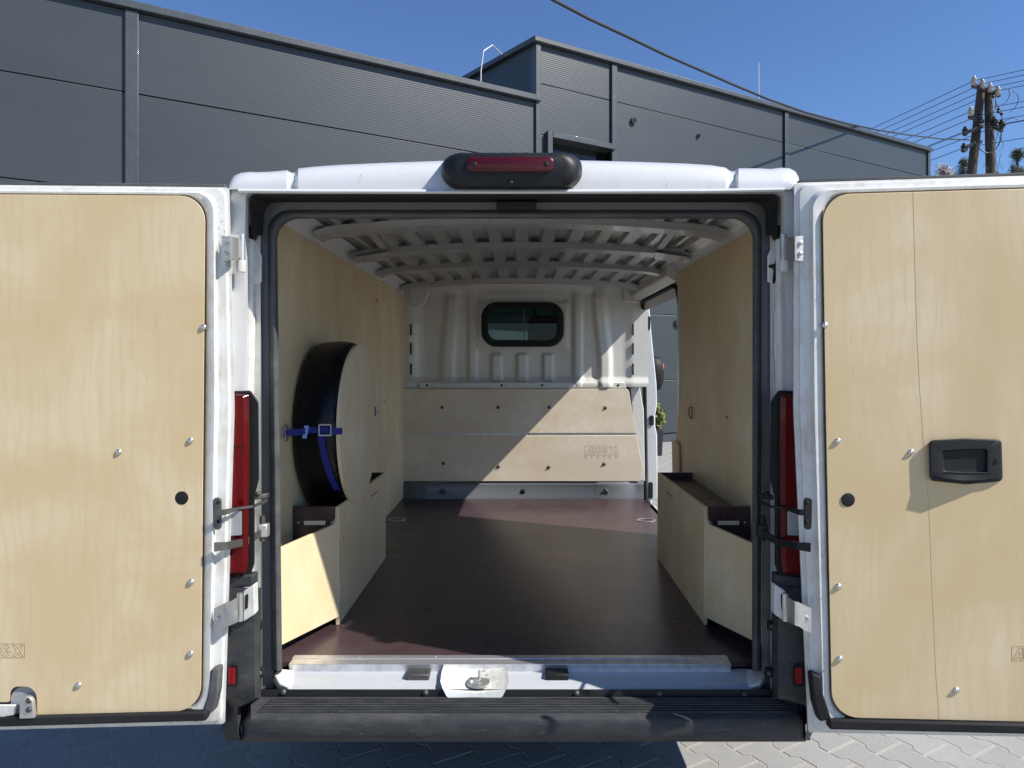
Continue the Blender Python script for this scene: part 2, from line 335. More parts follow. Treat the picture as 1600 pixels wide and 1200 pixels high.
mb = MB(); mb.prism([W(-2.99,5.5,-.02), W(-2.99,6.92,-.02), W(-2.99,6.92,-.02)+SDIR*9, W(-2.99,5.5,-.02)+SDIR*9], WD*.3); mb.mk('side_wall', M['panel'], high)
mb = MB(); mb.prism([W(-3.06,6.925,.07), W(-3.06,7.018,.07), W(-3.06,7.018,.07)+SDIR*9.2, W(-3.06,6.925,.07)+SDIR*9.2], WD*.35); mb.mk('side_roof_cap', M['trim'], high, bevel=.01)
mb = MB(); mb.prism([W(8.78,0,-.05), W(8.78,6.92,-.05), W(8.78,6.92,-12), W(8.78,0,-12)], WD*-.2); mb.mk('end_wall', M['panel'], high)
mb = MB(); mb.prism([W(-2.9,6.80,-.5), W(8.7,6.80,-.5), W(8.7,6.80,-12), W(-2.9,6.80,-12)], (0,0,.1)); mb.mk('roof', M['trim'], high)
def wall_u(x): k = (lambda q: (q*13.1 - 2.82)/(1.71 - q))((x-CX)/F); return k*1.981
def on_wall(x, y):
    u = wall_u(x); p = W(u, 0); return u, CH - (y-CY)/F*p.y
for x, y, r in ((989,189,.062), (1091,212,.036), (1058,505,.075)):
    u, h = on_wall(x, y); v = MB().tube([W(u,h,.001), W(u,h,.05)], r, 20).mk('wall_vent', M['trim'], high, smooth=40)
    MB().tube([W(u,h,.051), W(u,h,.053)], r*.78, 20).mk('vent_opening', M['dark'], v)
rd = MB(); u = wall_u(1316); rd.tube([W(u,6.9,-2.4), W(u,9.35,-2.4)], [.02,.012], 6); rd.mk('lightning_rod', M['whitewire'], high)

# ------------------------------------------------------------------ utility pole, wires, cable
PB = Vector((15.45, 23.1, 0))
pole = empty('utility_pole', PB); tag(pole, 'twin-leg weathered timber utility pole with insulators right of the warehouse', 'utility pole')
for x0, x1 in ((1515, 1533), (1549, 1544)):
    a = P(x0, 300, 23.1); b = P(x1, 138, 23.1); d = (b - a)/(b.z - a.z); base = a - d*a.z
    MB().tube([base, a, b], [.19, .155, .12], 14).mk('timber_leg', M['wood'], pole, smooth=50)
arms = []
for a, b in (((1519,133),(1562,149)), ((1514,182),(1536,190)), ((1544,193),(1566,204)), ((1515,205),(1535,198)), ((1510,229),(1533,222))):
    arms.append(MB().bar(P(*a,22.85), P(*b,22.85), (0,.06,0), (0,0,.055)).mk('cross_arm', M['wire'], pole))
INS = [(1522,126),(1535,131),(1547,137),(1559,142),(1517,174),(1531,180),(1553,189),(1565,194),(1508,205),(1506,231)]
def insulator(c, r=.075):
    mb = MB(); L = []
    for z, q in ((-.16,.25),(-.12,.9),(-.06,1),(-.05,.7),(.0,.72),(.01,1),(.07,.95),(.08,.6),(.13,.6),(.16,.3)):
        L.append([c + Vector((math.cos(t)*r*q*1.25, math.sin(t)*r*q*1.25, z*1.0)) for t in [2*math.pi*i/12 for i in range(12)]])
    return mb.loft(L, True, True, True)
for k, (x, y) in enumerate(INS): insulator(P(x, y, 22.8)).mk('insulator', M['porcelain'] if k < 5 else M['wire'], pole, smooth=50)
def sag(a, b, s, n=18): return [a.lerp(b, i/n) - Vector((0,0,4*s*(i/n)*(1-i/n))) for i in range(n+1)]
FAR = Vector((2.6, 62, 0)); NEAR = Vector((20.4, 18.6, 0))
for k, (x, y) in enumerate(INS):
    a = P(x, y, 22.8)
    MB().tube(sag(a, Vector((FAR.x + (a.x-15.4)*.7, 62, a.z - .1)), .5), .0125, 5).mk('overhead_wire', M['wire'], pole)
    b = Vector((NEAR.x + (a.x-15.4)*.8, 18.6, a.z + .15))
    MB().tube(sag(a, b, .06) , .011, 5).mk('overhead_wire', M['wire'], pole)
    if k in (1,2,3,6,7): q = a.lerp(b, .26); MB().bar(q - Vector((.07,0,.02)), q + Vector((.07,0,0)), (0,.03,0), (0,0,.035)).mk('wire_clamp', M['wire'], pole)
def smooth_path(p, k=5):
    p = [Vector(q) for q in p]; q = [p[0]] + p + [p[-1]]; out = []
    for i in range(1, len(q)-2):
        for j in range(k):
            t = j/k; a, b, c, d = q[i-1:i+3]
            out.append(.5*((2*b) + (c-a)*t + (2*a-5*b+4*c-d)*t*t + (3*b-a-3*c+d)*t**3))
    return out + [p[-1]]
def loop(pts, D=22.6, r=.010):
    return MB().tube(smooth_path([P(x, y, D) for x, y in pts]), r, 6).mk('jumper_wire', M['wire'], pole)
loop([(1570,137),(1576,141),(1577,150),(1572,159),(1564,165)]); loop([(1582,142),(1589,148),(1591,156),(1586,168),(1577,176)])
loop([(1564,202),(1564,215),(1560,227),(1553,235),(1545,239),(1535,236),(1527,228),(1521,219)], r=.018); loop([(1555,153),(1557,163),(1561,168),(1563,178),(1567,188)]); loop([(1555,142),(1556,172)])
loop([(1570,190),(1577,186),(1584,184),(1590,187)]); loop([(1514,205),(1509,210),(1507,205)], r=.016); loop([(1513,229),(1510,236),(1505,233)], r=.016)
for k in range(26):
    x = random.uniform(1540,1566); y = random.uniform(150,255); q = [(x,y)]
    for i in range(4): q.append((q[-1][0]+random.uniform(-5,5), q[-1][1]+random.uniform(1,9)))
    loop(q, 22.7, .006)
for k in range(8): x = random.uniform(1550,1570); y = random.uniform(150,200); MB().dome(P(x,y,22.6), (0,-1,.3), .05, .08, 8).mk('cable_clamp', M['wire'], pole)
# thick cable from the pole across the yard
pts = []
for x, y in ((1527,220),(1510,218.5),(1470,217),(1420,211),(1370,203),(1320,192),(1260,176),(1200,155),(1150,134),(1100,112),(1040,86),(980,57),(920,29),(865,0),(800,-37)):
    q = (x-CX)/F; D = (8.11-16.2)/(q-1.0); pts.append(P(x, y, D))
d = pts[-1]-pts[-2]; pts += [pts[-1]+d*(2+3*k)+Vector((0,0,.06*k*k)) for k in range(9)]
tag(MB().tube(pts, .021, 8).mk('power_cable', M['wire'], smooth=60), 'thick black twisted power cable sagging across the sky to the pole', 'cable')

# ------------------------------------------------------------------ trees beyond, planter by the wall
def leaves(cs, n, r, size, seed, needle=False):
    rr = random.Random(seed); mb = MB()
    for _ in range(n):
        c, cr = rr.choice(cs); v = Vector((rr.gauss(0,1), rr.gauss(0,1), rr.gauss(0,1))).normalized()*cr*rr.random()**.45
        p = Vector(c) + v; a = Vector((rr.gauss(0,1), rr.gauss(0,1), rr.gauss(0,1))).normalized(); b = a.orthogonal().normalized(); s = size*rr.uniform(.6,1.4); wv = .12 if needle else .5
        mb.add([p - b*s*wv, p + a*s*.5, p + b*s*wv, p + a*s*1.2 if needle else p - a*s*.5][:3] if needle else [p - b*s*wv, p + a*s*.6, p + b*s*wv, p - a*s*.6], [(0,1,2)] if needle else [(0,1,2,3)])
    return mb
def tree(label, x, ytop, D, wpx, hpx, matl, seed, n, size, clumps, needle):
    top = P(x, ytop, D); base = Vector((top.x, D, 0)); t = empty('pine_tree' if needle else 'shrub_tree', base); tag(t, label, 'tree')
    rr = random.Random(seed); wm = wpx/F*D; hm = hpx/F*D; tr = MB()
    tr.tube([base, base.lerp(top, .6) + Vector((.1,0,0)), top - Vector((0,0,.2))], [.16, .10, .03], 8); cs = []
    for k in range(clumps):
        f = rr.random(); z = top.z - .1 - hm*f; rw = wm*(.25 + .75*f)*.5
        an = rr.uniform(0, 6.28); e = Vector((top.x + math.cos(an)*rw*rr.uniform(.2,1), D + math.sin(an)*rw*rr.uniform(.2,1), z)); cs.append((e, wm*rr.uniform(.10,.2)))
        tr.tube([Vector((top.x, D, z - wm*.25)), e], [.03, .012], 5)
    cs.append((top - Vector((0,0,.15)), wm*.1))
    tr.mk('trunk', M['wood'] if needle else M['blossom'], t); leaves(cs, n, 0, size, seed, needle).mk('crown', matl, t, fix=False)
tree('dark pine top behind the leg of the utility pole, left one', 1504, 247, 34, 46, 90, M['pine'], 3, 5200, .17, 30, True)
tree('dark pine top at the right edge behind the white door', 1590, 232, 36, 52, 120, M['pine'], 4, 6200, .18, 36, True)
tree('low dark pine bush showing right of the pole legs', 1556, 266, 33, 34, 60, M['pine'], 9, 2600, .16, 16, True)
tree('pale bare blossoming shrub between warehouse end and pole', 1475, 258, 31, 56, 60, M['blossom'], 5, 3600, .06, 46, False)
pl = empty('potted_shrub', (2.24, 11.2, 0)); tag(pl, 'yellow-green leafy shrub in a dark planter by the warehouse wall, seen through the side doorway', 'potted plant')
mb = MB(); mb.loft([[(2.18+sx*r, 11.2+sy*r, z) for sx, sy in ((-1,-1),(1,-1),(1,1),(-1,1))] for r, z in ((.10,0),(.12,.42),(.11,.42),(.11,.38))], True, True, True); mb.mk('planter', M['pot'], pl, bevel=.01)
MB().tube([(2.18,11.2,.38),(2.19,11.2,.7)], .02, 6).mk('stem', M['wood'], pl)
leaves([((2.20,11.2,.72),.10), ((2.25,11.15,.66),.10), ((2.29,11.2,.58),.07), ((2.18,11.2,.80),.07), ((2.23,11.2,.5),.06)], 620, 0, .055, 6).mk('foliage', M['thuja'], pl, fix=False)

# ================================================================== THE VAN
van = empty('cargo_van', (0, 4.4, 0)); tag(van, 'white cargo van with both rear doors open, plywood-lined load bay', 'van')
FZ = .55; BD = 4.90           # load floor height, bulkhead depth
def vpart(mb, name, mat, parent=van, **kw): return mb.mk(name, M[mat], parent, **kw)

# ---- outer shell -------------------------------------------------
SEC = [(.78,2.05),(.822,2.034),(.852,1.985),(.90,1.70),(.95,1.25),(.965,.95),(.96,.62),(.945,.34)]
def shell(mb, sgn, y0, y1, i0=0, i1=None, z0=None):
    s = SEC[i0:i1]; mb.loft([[Vector((sgn*x, y if z > .8 or y > 3 else 2.4, z)) for x, z in s] for y in (y0, y1)], False)
    mb.loft([[Vector((sgn*(max(x-.03, .8495) if z < 1.99 else x-.004), y if z > .8 or y > 3 else 2.4, z)) for x, z in s] for y in (y0, y1)], False); return mb
vpart(shell(MB(), -1, 2.0, 5.0), 'side_panel', 'white', smooth=50, fix=False)
vpart(shell(MB(), 1, 2.0, 3.72), 'side_panel', 'white', smooth=50, fix=False)
SEC2 = SEC[:3] + [(.888,1.885)]
mb = MB(); mb.loft([[Vector((x, y, z)) for x, z in SEC2] for y in (3.72, 5.0)], False); vpart(mb, 'door_header', 'white', smooth=50, fix=False)
vpart(MB().box(.80,.95,3.72,4.84,.33,.50), 'step_sill', 'white', bevel=.01)
# closing pieces: C-pillar edge and cant rail along the side doorway
vpart(MB().box(.855,.93,3.70,3.76,.5,2.0), 'door_pillar', 'primer', bevel=.01)
cr = MB(); cr.prism([(.79,3.70,2.07),(.84,3.70,2.045),(.868,3.70,1.965),(.835,3.70,1.95),(.785,3.70,1.985)], (0,1.24,0)); vpart(cr, 'cant_rail', 'primer', bevel=.008)
sl_ = MB().tube([(.875,3.74,.6),(.87,3.74,1.80),(.862,3.78,1.925),(.858,3.88,1.945),(.858,4.80,1.945),(.864,4.89,1.92),(.884,4.925,1.84),(.892,4.925,.52)], .014, 8); vpart(sl_, 'door_seal', 'rubber', smooth=60)
# roof skin outside and pressed rear edge
xs = [357,360,366,376,390,405,425,448,452,457,461,466,490,530,600,700,800,900,1000,1070,1110,1134,1139,1144,1149,1154,1185,1205,1220,1234,1243,1248,1250]
ys = [292,281,274,270,268.5,269,268,266,268,270,269,263,260.5,257.5,254.5,251,250,250.5,253,255.5,258,262,266,268,267,263,263,264,262,263,268,277,290]
def dent(x): return .018 if 449 < x < 463 or 1137 < x < 1151 else 0
rows = []
for k, (fy, D) in enumerate(((1,1.985),(.75,1.985),(.4,1.992),(.12,2.015),(0,2.06))):
    rows.append([P(x, y + (296-y)*fy, D + dent(x)) for x, y in zip(xs, ys)])
for D, dz in ((2.2,.012),(3.0,.03),(4.9,.03)):
    rows.append([Vector((p.x*1.0, D, p.z + dz)) for p in rows[4]])
vpart(MB().loft(rows, False), 'roof', 'white', smooth=35, fix=False)
gt = MB(); L = []
for dy, D in ((-1.5,1.99),(-1.5,1.955),(2,1.95),(5,1.955),(5,1.99)): L.append([P(372,296+dy,D), P(500,297+dy,D), P(800,297.5+dy,D), P(1100,296.5+dy,D), P(1226,294+dy,D)])
vpart(gt.loft(L, False), 'rain_gutter', 'white', smooth=50, fix=False)

# ---- rear opening frame -------------------------------------------
def ring(spec, seg=8, yb=1092):
    L = []
    for xlt, xlb, xrt, xrb, yt, r, D in spec:
        c = [(xlb, yb), (xlt, yt, r), (xrt, yt, r), (xrb, yb)]; L.append([P(x, y, D) for x, y in rpoly(c, seg, True)])
    return L
vpart(MB().loft(ring([(357,298,1250,1308,292,12,2.005),(362,318,1244,1290,297,8,1.995),(384,372,1224,1240,300,10,1.995),(388,378,1220,1234,303,10,2.02),(390,384,1218,1228,304,12,2.075)]), False), 'rear_frame', 'white', smooth=35, fix=False)
vpart(MB().loft(ring([(390,384,1218,1228,304,12,2.074),(396,392,1212,1218,308,20,2.08),(398,395,1210,1215,309,20,2.095),(407,408,1203,1204,315,30,2.09)]), False), 'door_jamb', 'jamb', smooth=35, fix=False)
vpart(MB().loft(ring([(407,408,1203,1204,315,30,2.09),(409,411,1201,1201,316,30,2.12),(421,428,1189,1190,329,40,2.125),(421,428,1189,1190,329,40,2.30)]), False), 'seal_channel', 'floorgrey', smooth=35, fix=False)
# weather strip above, widened to paint corner recesses dark; rubber seal round the opening
vpart(MB().loft(ring([(391,392,1217,1214,302.5,14,2.03),(394,395,1214,1211,309,16,2.035),(412,410,1197,1198,315,22,2.072),(413,411,1196,1197,316,22,2.10)], yb=368), False), 'weatherstrip_dark_corners', 'rubber', smooth=35, fix=False)
sp = []
for k in range(9):
    t = math.pi*k/8; f = (1-math.cos(t))/2; sp.append((418+f*15, 424+f*17, 1190-f*14, 1189-f*14, 328+f*14, 34, 2.125-.03*math.sin(t)))
sp.append((433,441,1176,1175,342,34,2.19))
vpart(MB().loft(ring(sp, 10, 1048), False), 'door_seal', 'rubgrey', smooth=40, fix=False)
vpart(MB().bar(P(776,322,2.07), P(838,322,2.07), (0,.02,0), (0,0,.012)), 'door_striker', 'black', bevel=.004)
# inner rear header between seal and roof bows
hd = MB(); L = []
for y, D in ((338,2.16),(341,2.2),(339,2.28),(330,2.30)): L.append([P(400,y+14,D), P(440,y+2,D), P(500,y-1,D), P(815,y-2,D), P(1110,y-1,D), P(1170,y+2,D), P(1215,y+14,D)])
vpart(hd.loft(L, False), 'rear_header', 'primer', smooth=40, fix=False)
for x in (768, 849):
    c = MB().bar(P(x-6,337,2.17), P(x+6,337,2.17), (0,.01,0), (0,0,.004)); c.bar(P(x-6,337,2.15), P(x-6,345,2.15), (.002,0,0), (0,.006,0)); c.bar(P(x+6,337,2.15), P(x+6,345,2.15), (.002,0,0), (0,.006,0)); vpart(c, 'wire_clip', 'zinc')

# ---- third brake light ---------------------------------------------
def rr_px(x0,x1,y0,y1,r,D,seg=8): return [P(x,y,D) for x, y in rpoly([(x0,y0,r),(x1,y0,r),(x1,y1,r),(x0,y1,r)], seg)]
bl = vpart(MB().loft([rr_px(689,911,240,296,26,2.03), rr_px(690,909,239.5,295,27,1.97), rr_px(693,905,238.5,293,27,1.94), rr_px(701,897,240,290,23,1.922), rr_px(714,884,242.5,274,14,1.915)], True, True, True), 'brake_light', 'black', smooth=60)
vpart(MB().loft([rr_px(729,865,245,268.5,9,1.93), rr_px(729,865,245,268.5,9,1.909), rr_px(733,861,247,266,7,1.905)], True, False, True), 'lens', 'redd', bl, smooth=40)
for x in (741, 853): vpart(MB().dome(P(x,257,1.907), (0,-1,0), .0075, .004), 'lens_screw', 'black', bl)
vpart(MB().dome(P(797,287,1.925), (0,-1,-.3), .012, .010, 14), 'camera_eye', 'black', bl, smooth=60)

# ---- bumper ---------------------------------------------------------
bp = MB(); L = []
xb = [378,384,392,500,815,1130,1246,1254,1259]
for k, (y, D) in enumerate(((1088,2.11),(1089,2.06),(1112,2.02),(1121,2.0),(1126,1.995),(1132,1.993),(1148,1.995),(1155,2.002),(1159,2.02),(1159,2.2))):
    row = []
    for i, x in enumerate(xb):
        e = {0:.05,1:.015,8:.05,7:.015}.get(i, 0) if k < 9 else 0
        t = (CX - x)*0; skew = {0:8,1:4,7:-3,8:-5}.get(i,0)*(1 - k/4 if k < 4 else 0)*2.2
        row.append(P(x + skew, y + (-6 if i in (0,1) and k > 6 else 0)*.0, D + e))
    L.append(row)
bump = vpart(bp.loft(L, False), 'rear_bumper', 'bumper', smooth=40, fix=False)
for k in range(6):
    t = k/5; yb_ = lerp(1093, 1113, t); D = lerp(2.053, 2.018, t)
    a = P(424 - k*4, yb_, D); b = P(1216 + k*4, yb_, D); z = Vector((0,0,-.002))
    vpart(MB().bar(a+z, b+z, (0,.0030,0), (0,0,.0065)), 'tread_rib', 'bumper', bump)
for sgn, xs_ in ((-1, (336,352,374,398,408)), (1, (1276,1260,1240,1216,1206))):
    L = []
    for y, f in ((918,0),(935,.0),(1000,.1),(1060,.2),(1090,.3),(1105,.6),(1120,1),(1140,1),(1152,.9),(1157,.6)):
        row = []
        for i, x in enumerate(xs_):
            D = (1.992,1.975,1.972,1.978,2.07)[i] + (.0 if f < .5 else (-.0, .0, .008, .012, .0)[i])
            xo = -sgn*(-1)*0
            if y > 1090: x = lerp(x, {-1:(346,352,362,371,376.5), 1:(1272,1267,1262,1260.5,1260)}[sgn][i], min(1,(y-1090)/15)); D = lerp(D, (2.12,2.06,2.02,2.004,2.05)[i], min(1,(y-1090)/15))
            if y > 1150: x += -sgn*(6 if i < 2 else 2)
            row.append(P(x, y, D))
        L.append(row)
    vpart(MB().loft(L, False), 'bumper_corner', 'bumper', smooth=50, fix=False)
    x = 363 if sgn < 0 else 1248
    rf = vpart(MB().loft([rr_px(x-9,x+8,1039,1073,4,1.985), rr_px(x-9,x+8,1039,1073,4,1.966), rr_px(x-7,x+6,1041,1071,3,1.966)], True, False, True), 'reflector_housing', 'black', smooth=40)
    vpart(MB().loft([rr_px(x-6,x+5,1043,1069,2,1.968), rr_px(x-6,x+5,1043,1069,2,1.962)], True, False, True), 'reflector', 'red', rf)
# ---- sill, catch plate, aluminium edge ------------------------------
L = []
for y, D, z in ((1044,2.19,.530),(1050,2.16,.528),(1064,2.11,.520),(1074,2.085,.508),(1078,2.08,.497),(1079,2.085,.470)):
    row = []
    for x in (455,470,700,815,1000,1160,1172):
        p = P(x, y, D); row.append(Vector(((x + (-12 if x < 460 else 12 if x > 1170 else 0)*(y-1044)/34 - CX)/F*D, D, z)))
    L.append(row)
sill = vpart(MB().loft(L, False), 'rear_sill', 'sillgrey', smooth=50, fix=False)
for sgn, x in ((-1,444),(1,1180)):
    vpart(MB().loft([[P(x+sgn*a, y, D) for a, y, D in ((-14,1046,2.17),(10,1044,2.15),(16,1052,2.11),(8,1068,2.085),(-8,1074,2.085),(-14,1060,2.12))], [P(x+sgn*a*1.1, y+14, D+.02) for a, y, D in ((-14,1046,2.17),(10,1044,2.15),(16,1052,2.11),(8,1068,2.085),(-8,1074,2.085),(-14,1060,2.12))]], True, True, True), 'sill_corner', 'jamb', smooth=60, bevel=.006)
bs = vpart(MB().loft([[P(x, y, D) for x in (405,815,1212)] for y, D in ((1078.5,2.10),(1077,2.072),(1088.5,2.068),(1092,2.10))], False), 'bumper_strip', 'satin', fix=False)
for x in (443, 665, 901, 1030, 1163): vpart(MB().dome(P(x, 1081.5 + (x-443)*.004, 2.068), (0,-1,.15), .0085, .006, 12).dome(P(x, 1081.5 + (x-443)*.004, 2.063), (0,-1,.15), .004, .005, 8), 'bolt', 'iron', bs)
cp = MB(); L = []
for k, (y, D, z, dx) in enumerate(((1046,2.175,.538,4),(1053,2.14,.531,0),(1068,2.095,.521,-2),(1076,2.062,.514,2),(1080.5,2.057,.494,8))):
    L.append([Vector(((x + (dx if x < 745 else -dx) - CX)/F*D, D, z + e)) for x, e in ((690,.012),(697,.004),(745,0),(786,.004),(793,.012))])
cat = vpart(cp.loft(L, False), 'catch_plate', 'jamb', smooth=50, fix=False)
c = Vector((P(747,1066,2.10).x, 2.105, .5235))
vpart(MB().tube([c, c + Vector((0,0,.006))], .036, 20), 'striker_base', 'zinc', cat)
vpart(MB().tube([c + Vector((-.02,0,.008)), c + Vector((0,0,.010)), c + Vector((.004,0,.012)), c + Vector((.004,.012,.036))], .0045, 8).dome(c + Vector((-.024,0,.006)), (0,0,1), .009, .006), 'striker', 'zinc', cat, smooth=50)
for x0, x1, mm in ((636,672,'iron'), (852,888,'satin')):
    a = P(x0,1049,2.15); b = P(x1,1049,2.15)
    vpart(MB().box(a.x, b.x, 2.125, 2.172, .520, .541), 'latch_block', mm, bevel=.004)
al = MB(); z = FZ
al.prism([(0,2.172,z-.008),(0,2.168,z+.004),(0,2.20,z+.006),(0,2.203,z+.009),(0,2.225,z+.009),(0,2.228,z+.0035),(0,2.18,z-.001),(0,2.179,z-.022),(0,2.172,z-.022)], (1.405,0,0))
x0 = (456-CX)/F*2.2; al.V = [v + Vector((x0,0,0)) for v in al.V]
alu = vpart(al, 'edge_profile', 'alu', bevel=.001)
for x in (560, 680, 795, 910, 1030): vpart(MB().dome(((x-CX)/F*2.2, 2.213, z+.009), (0,0,1), .004, .002, 8), 'screw', 'screw', alu)

# ---- tail lights -----------------------------------------------------
for sgn in (-1, 1):
    f = (lambda x: x) if sgn < 0 else (lambda x: 1608 - x)
    def tl(pts, D): return [P(f(x), y, D) for x, y in pts]
    hp = rpoly([(340,612,3),(392,610,6),(404,628,8),(405,748,8),(398,776,6),(398,880,6),(390,905,6),(340,905,3)], 4)
    lens_ = vpart(MB().loft([tl(hp,2.06), tl(hp,1.990), tl([(lerp(x,372,.05), lerp(y,757,.012)) for x, y in hp],1.986)], True, False, True), 'tail_light', 'satin', smooth=40)
    rp = rpoly([(342,614,3),(389,616,4),(390,700,3),(388,880,3),(384,897,4),(342,900,3)], 4)
    vpart(MB().loft([tl(rp,1.9855), tl(rp,1.974), tl([(lerp(x,356,.26), lerp(y,757,.02)) for x, y in rp],1.962)], True, False, True), 'lens', 'redglass', lens_, smooth=30)
    vpart(MB().loft([tl(rpoly([(344,800,2),(378,798,2),(378,836,2),(344,838,2)],3),1.964), tl(rpoly([(344,800,2),(378,798,2),(378,836,2),(344,838,2)],3),1.958)], True, False, True), 'reversing_lens', 'steelgrey', lens_)
    for ya, yb in ((622,696),(702,790),(844,892)):
        vpart(MB().loft([tl(rpoly([(344,ya,3),(384,ya,4),(384,yb,4),(344,yb,3)],3),1.974), tl(rpoly([(345,ya+2,3),(382,ya+2,4),(382,yb-2,4),(345,yb-2,3)],3),1.974), tl(rpoly([(352,ya+14,8),(374,ya+14,8),(374,yb-14,8),(352,yb-14,8)],3),1.985)], True, False, True), 'lamp_reflector', 'alu', lens_, smooth=40, fix=False)
        vpart(MB().dome(P(f(364),(ya+yb)/2,1.985), (0,-1,0), .010, .010, 12), 'lamp_bulb', 'porcelain', lens_, smooth=60)
    vpart(MB().bar(P(f(360),908,2.0), P(f(400),904,2.0), (0,.02,0), (0,0,.018)), 'light_bracket', 'bumper', bevel=.006)
    # lower hinge plate on the body
    hpn = MB().prism([P(f(x), y, 1.960) for x, y in ((380,924),(397,913),(398,960),(380,972))], (0,.03,0)); hb = vpart(hpn, 'hinge_plate', 'jamb', bevel=.003)
    vpart(MB().prism([P(f(x), y, 1.9585) for x, y in rpoly([(383,930,2),(388,927,2),(387,950,2),(382,954,2)],3)], (0,.003,0)), 'slot', 'dark', hb)
    for x, y in ((403,977),(407,1050)):
        c = P(f(x), y, 2.06); q = vpart(MB().bar(c + Vector((-.011,0,0)), c + Vector((.011,0,0)), (0,.008,0), (0,0,.014)), 'clip', 'satin', bevel=.003)
        vpart(MB().dome(c + Vector((0,-.008,0)), (0,-1,0), .008, .005), 'bolt', 'iron', q)
    # jamb rubber plug and hinge recess plate near the top
    vpart(MB().prism([P(f(x), y, 2.085) for x, y in rpoly([(386,378,3),(397,374,4),(408,400,4),(408,440,3),(392,446,3),(386,420,3)],3)], (0,.012,0)), 'hinge_pocket', 'jamb', bevel=.004)
    vpart(MB().prism([P(f(x), y, 2.072) for x, y in rpoly([(388,352,2),(398,350,3),(400,366,3),(395,374,3),(388,372,2)],3)], (0,.03,0)), 'rubber_stop', 'black', bevel=.004)
    vpart(MB().tube([P(f(x), y, 2.088) for x, y in ((391,450),(396,500),(395,560),(393,600))], .006, 6), 'jamb_bead', 'jamb', smooth=60)
gr = rpoly([(1211,370,3),(1222,368,3),(1223,396,4),(1219,416,3),(1213,434,3),(1210,446,3),(1207,440,2),(1209,420,3),(1201,418,2),(1201,414,2),(1211,412,2),(1214,390,3)],3)
vpart(MB().prism([P(x, y, 2.0835) for x, y in gr], (0,.004,0)), 'grease_stain', 'rust')

# ---- rear doors ------------------------------------------------------
def glyphs():
    G = []; x = .12
    def put(lines, wd):
        nonlocal x
        for l in lines: G.append([(x + a, b) for a, b in l])
        x += wd + .13
    cl = lambda l: l + l[:1]
    put([cl([(0,0),(.55,1),(.85,1),(.85,0),(.62,0),(.62,.2),(.38,.2),(.26,0)]), cl([(.47,.4),(.62,.4),(.62,.68)])], .85)
    put([cl([(0,0),(0,1),(.22,1),(.46,.6),(.7,1),(.92,1),(.92,0),(.7,0),(.7,.55),(.46,.2),(.22,.55),(.22,0)])], .92)
    arc = lambda r, a, b, k=14: [(.5 + r*math.cos(rad(lerp(a,b,i/k))), .5 + r*math.sin(rad(lerp(a,b,i/k)))) for i in range(k+1)]
    put([cl(arc(.5,38,352) + [(.55,.44),(.55,.6)][:0] + [(.52,.43),(.52,.6),(.74,.6)][:0] + [(.5,.42),(.5,.58),(.72,.58)][:2] + [(.62,.58)] + arc(.28,320,48)[:])], 1.0)
    put([cl([(0,0),(.36,.5),(0,1),(.28,1),(.5,.68),(.72,1),(1,1),(.64,.5),(1,0),(.72,0),(.5,.32),(.28,0)])], 1.0)
    wd = x; G.append([(0,-.14),(wd,-.14),(wd,1.14),(0,1.14),(0,-.14)])
    S = {'S':[(.2,.3),(0,.3),(0,.16),(.2,.14),(.2,0),(0,0)], 'Y':[(0,.3),(.1,.15),(.1,0),(.1,.15),(.2,.3)], 'T':[(0,.3),(.22,.3),(.11,.3),(.11,0)], 'E':[(.2,.3),(0,.3),(0,.15),(.16,.15),(0,.15),(0,0),(.2,0)], 'M':[(0,0),(0,.3),(.13,.12),(.26,.3),(.26,0)]}
    for i, ch in enumerate('SYSTEM'): G.append([(i*(wd-.24)/5 + a, b - .55) for a, b in S[ch]])
    return G, wd
GL, GW = glyphs()
def logo(name, org, ux, uz, nrm, mat, parent, lw=.0008, small=True):
    mb = MB(); ux, uz, nrm, org = map(Vector, (ux, uz, nrm, org)); h = nrm*.0003
    for l in (GL if small else GL[:-6]):
        for a, b in zip(l[:-1], l[1:]):
            p = org + ux*a[0] + uz*a[1] + h; q = org + ux*b[0] + uz*b[1] + h
            if (q-p).length < 1e-6: continue
            wv = (q-p).normalized().cross(nrm)*lw; e = (q-p).normalized()*lw*.6; mb.bar(p-e, q+e, wv, h)
    return mb.mk(name, M[mat], parent)
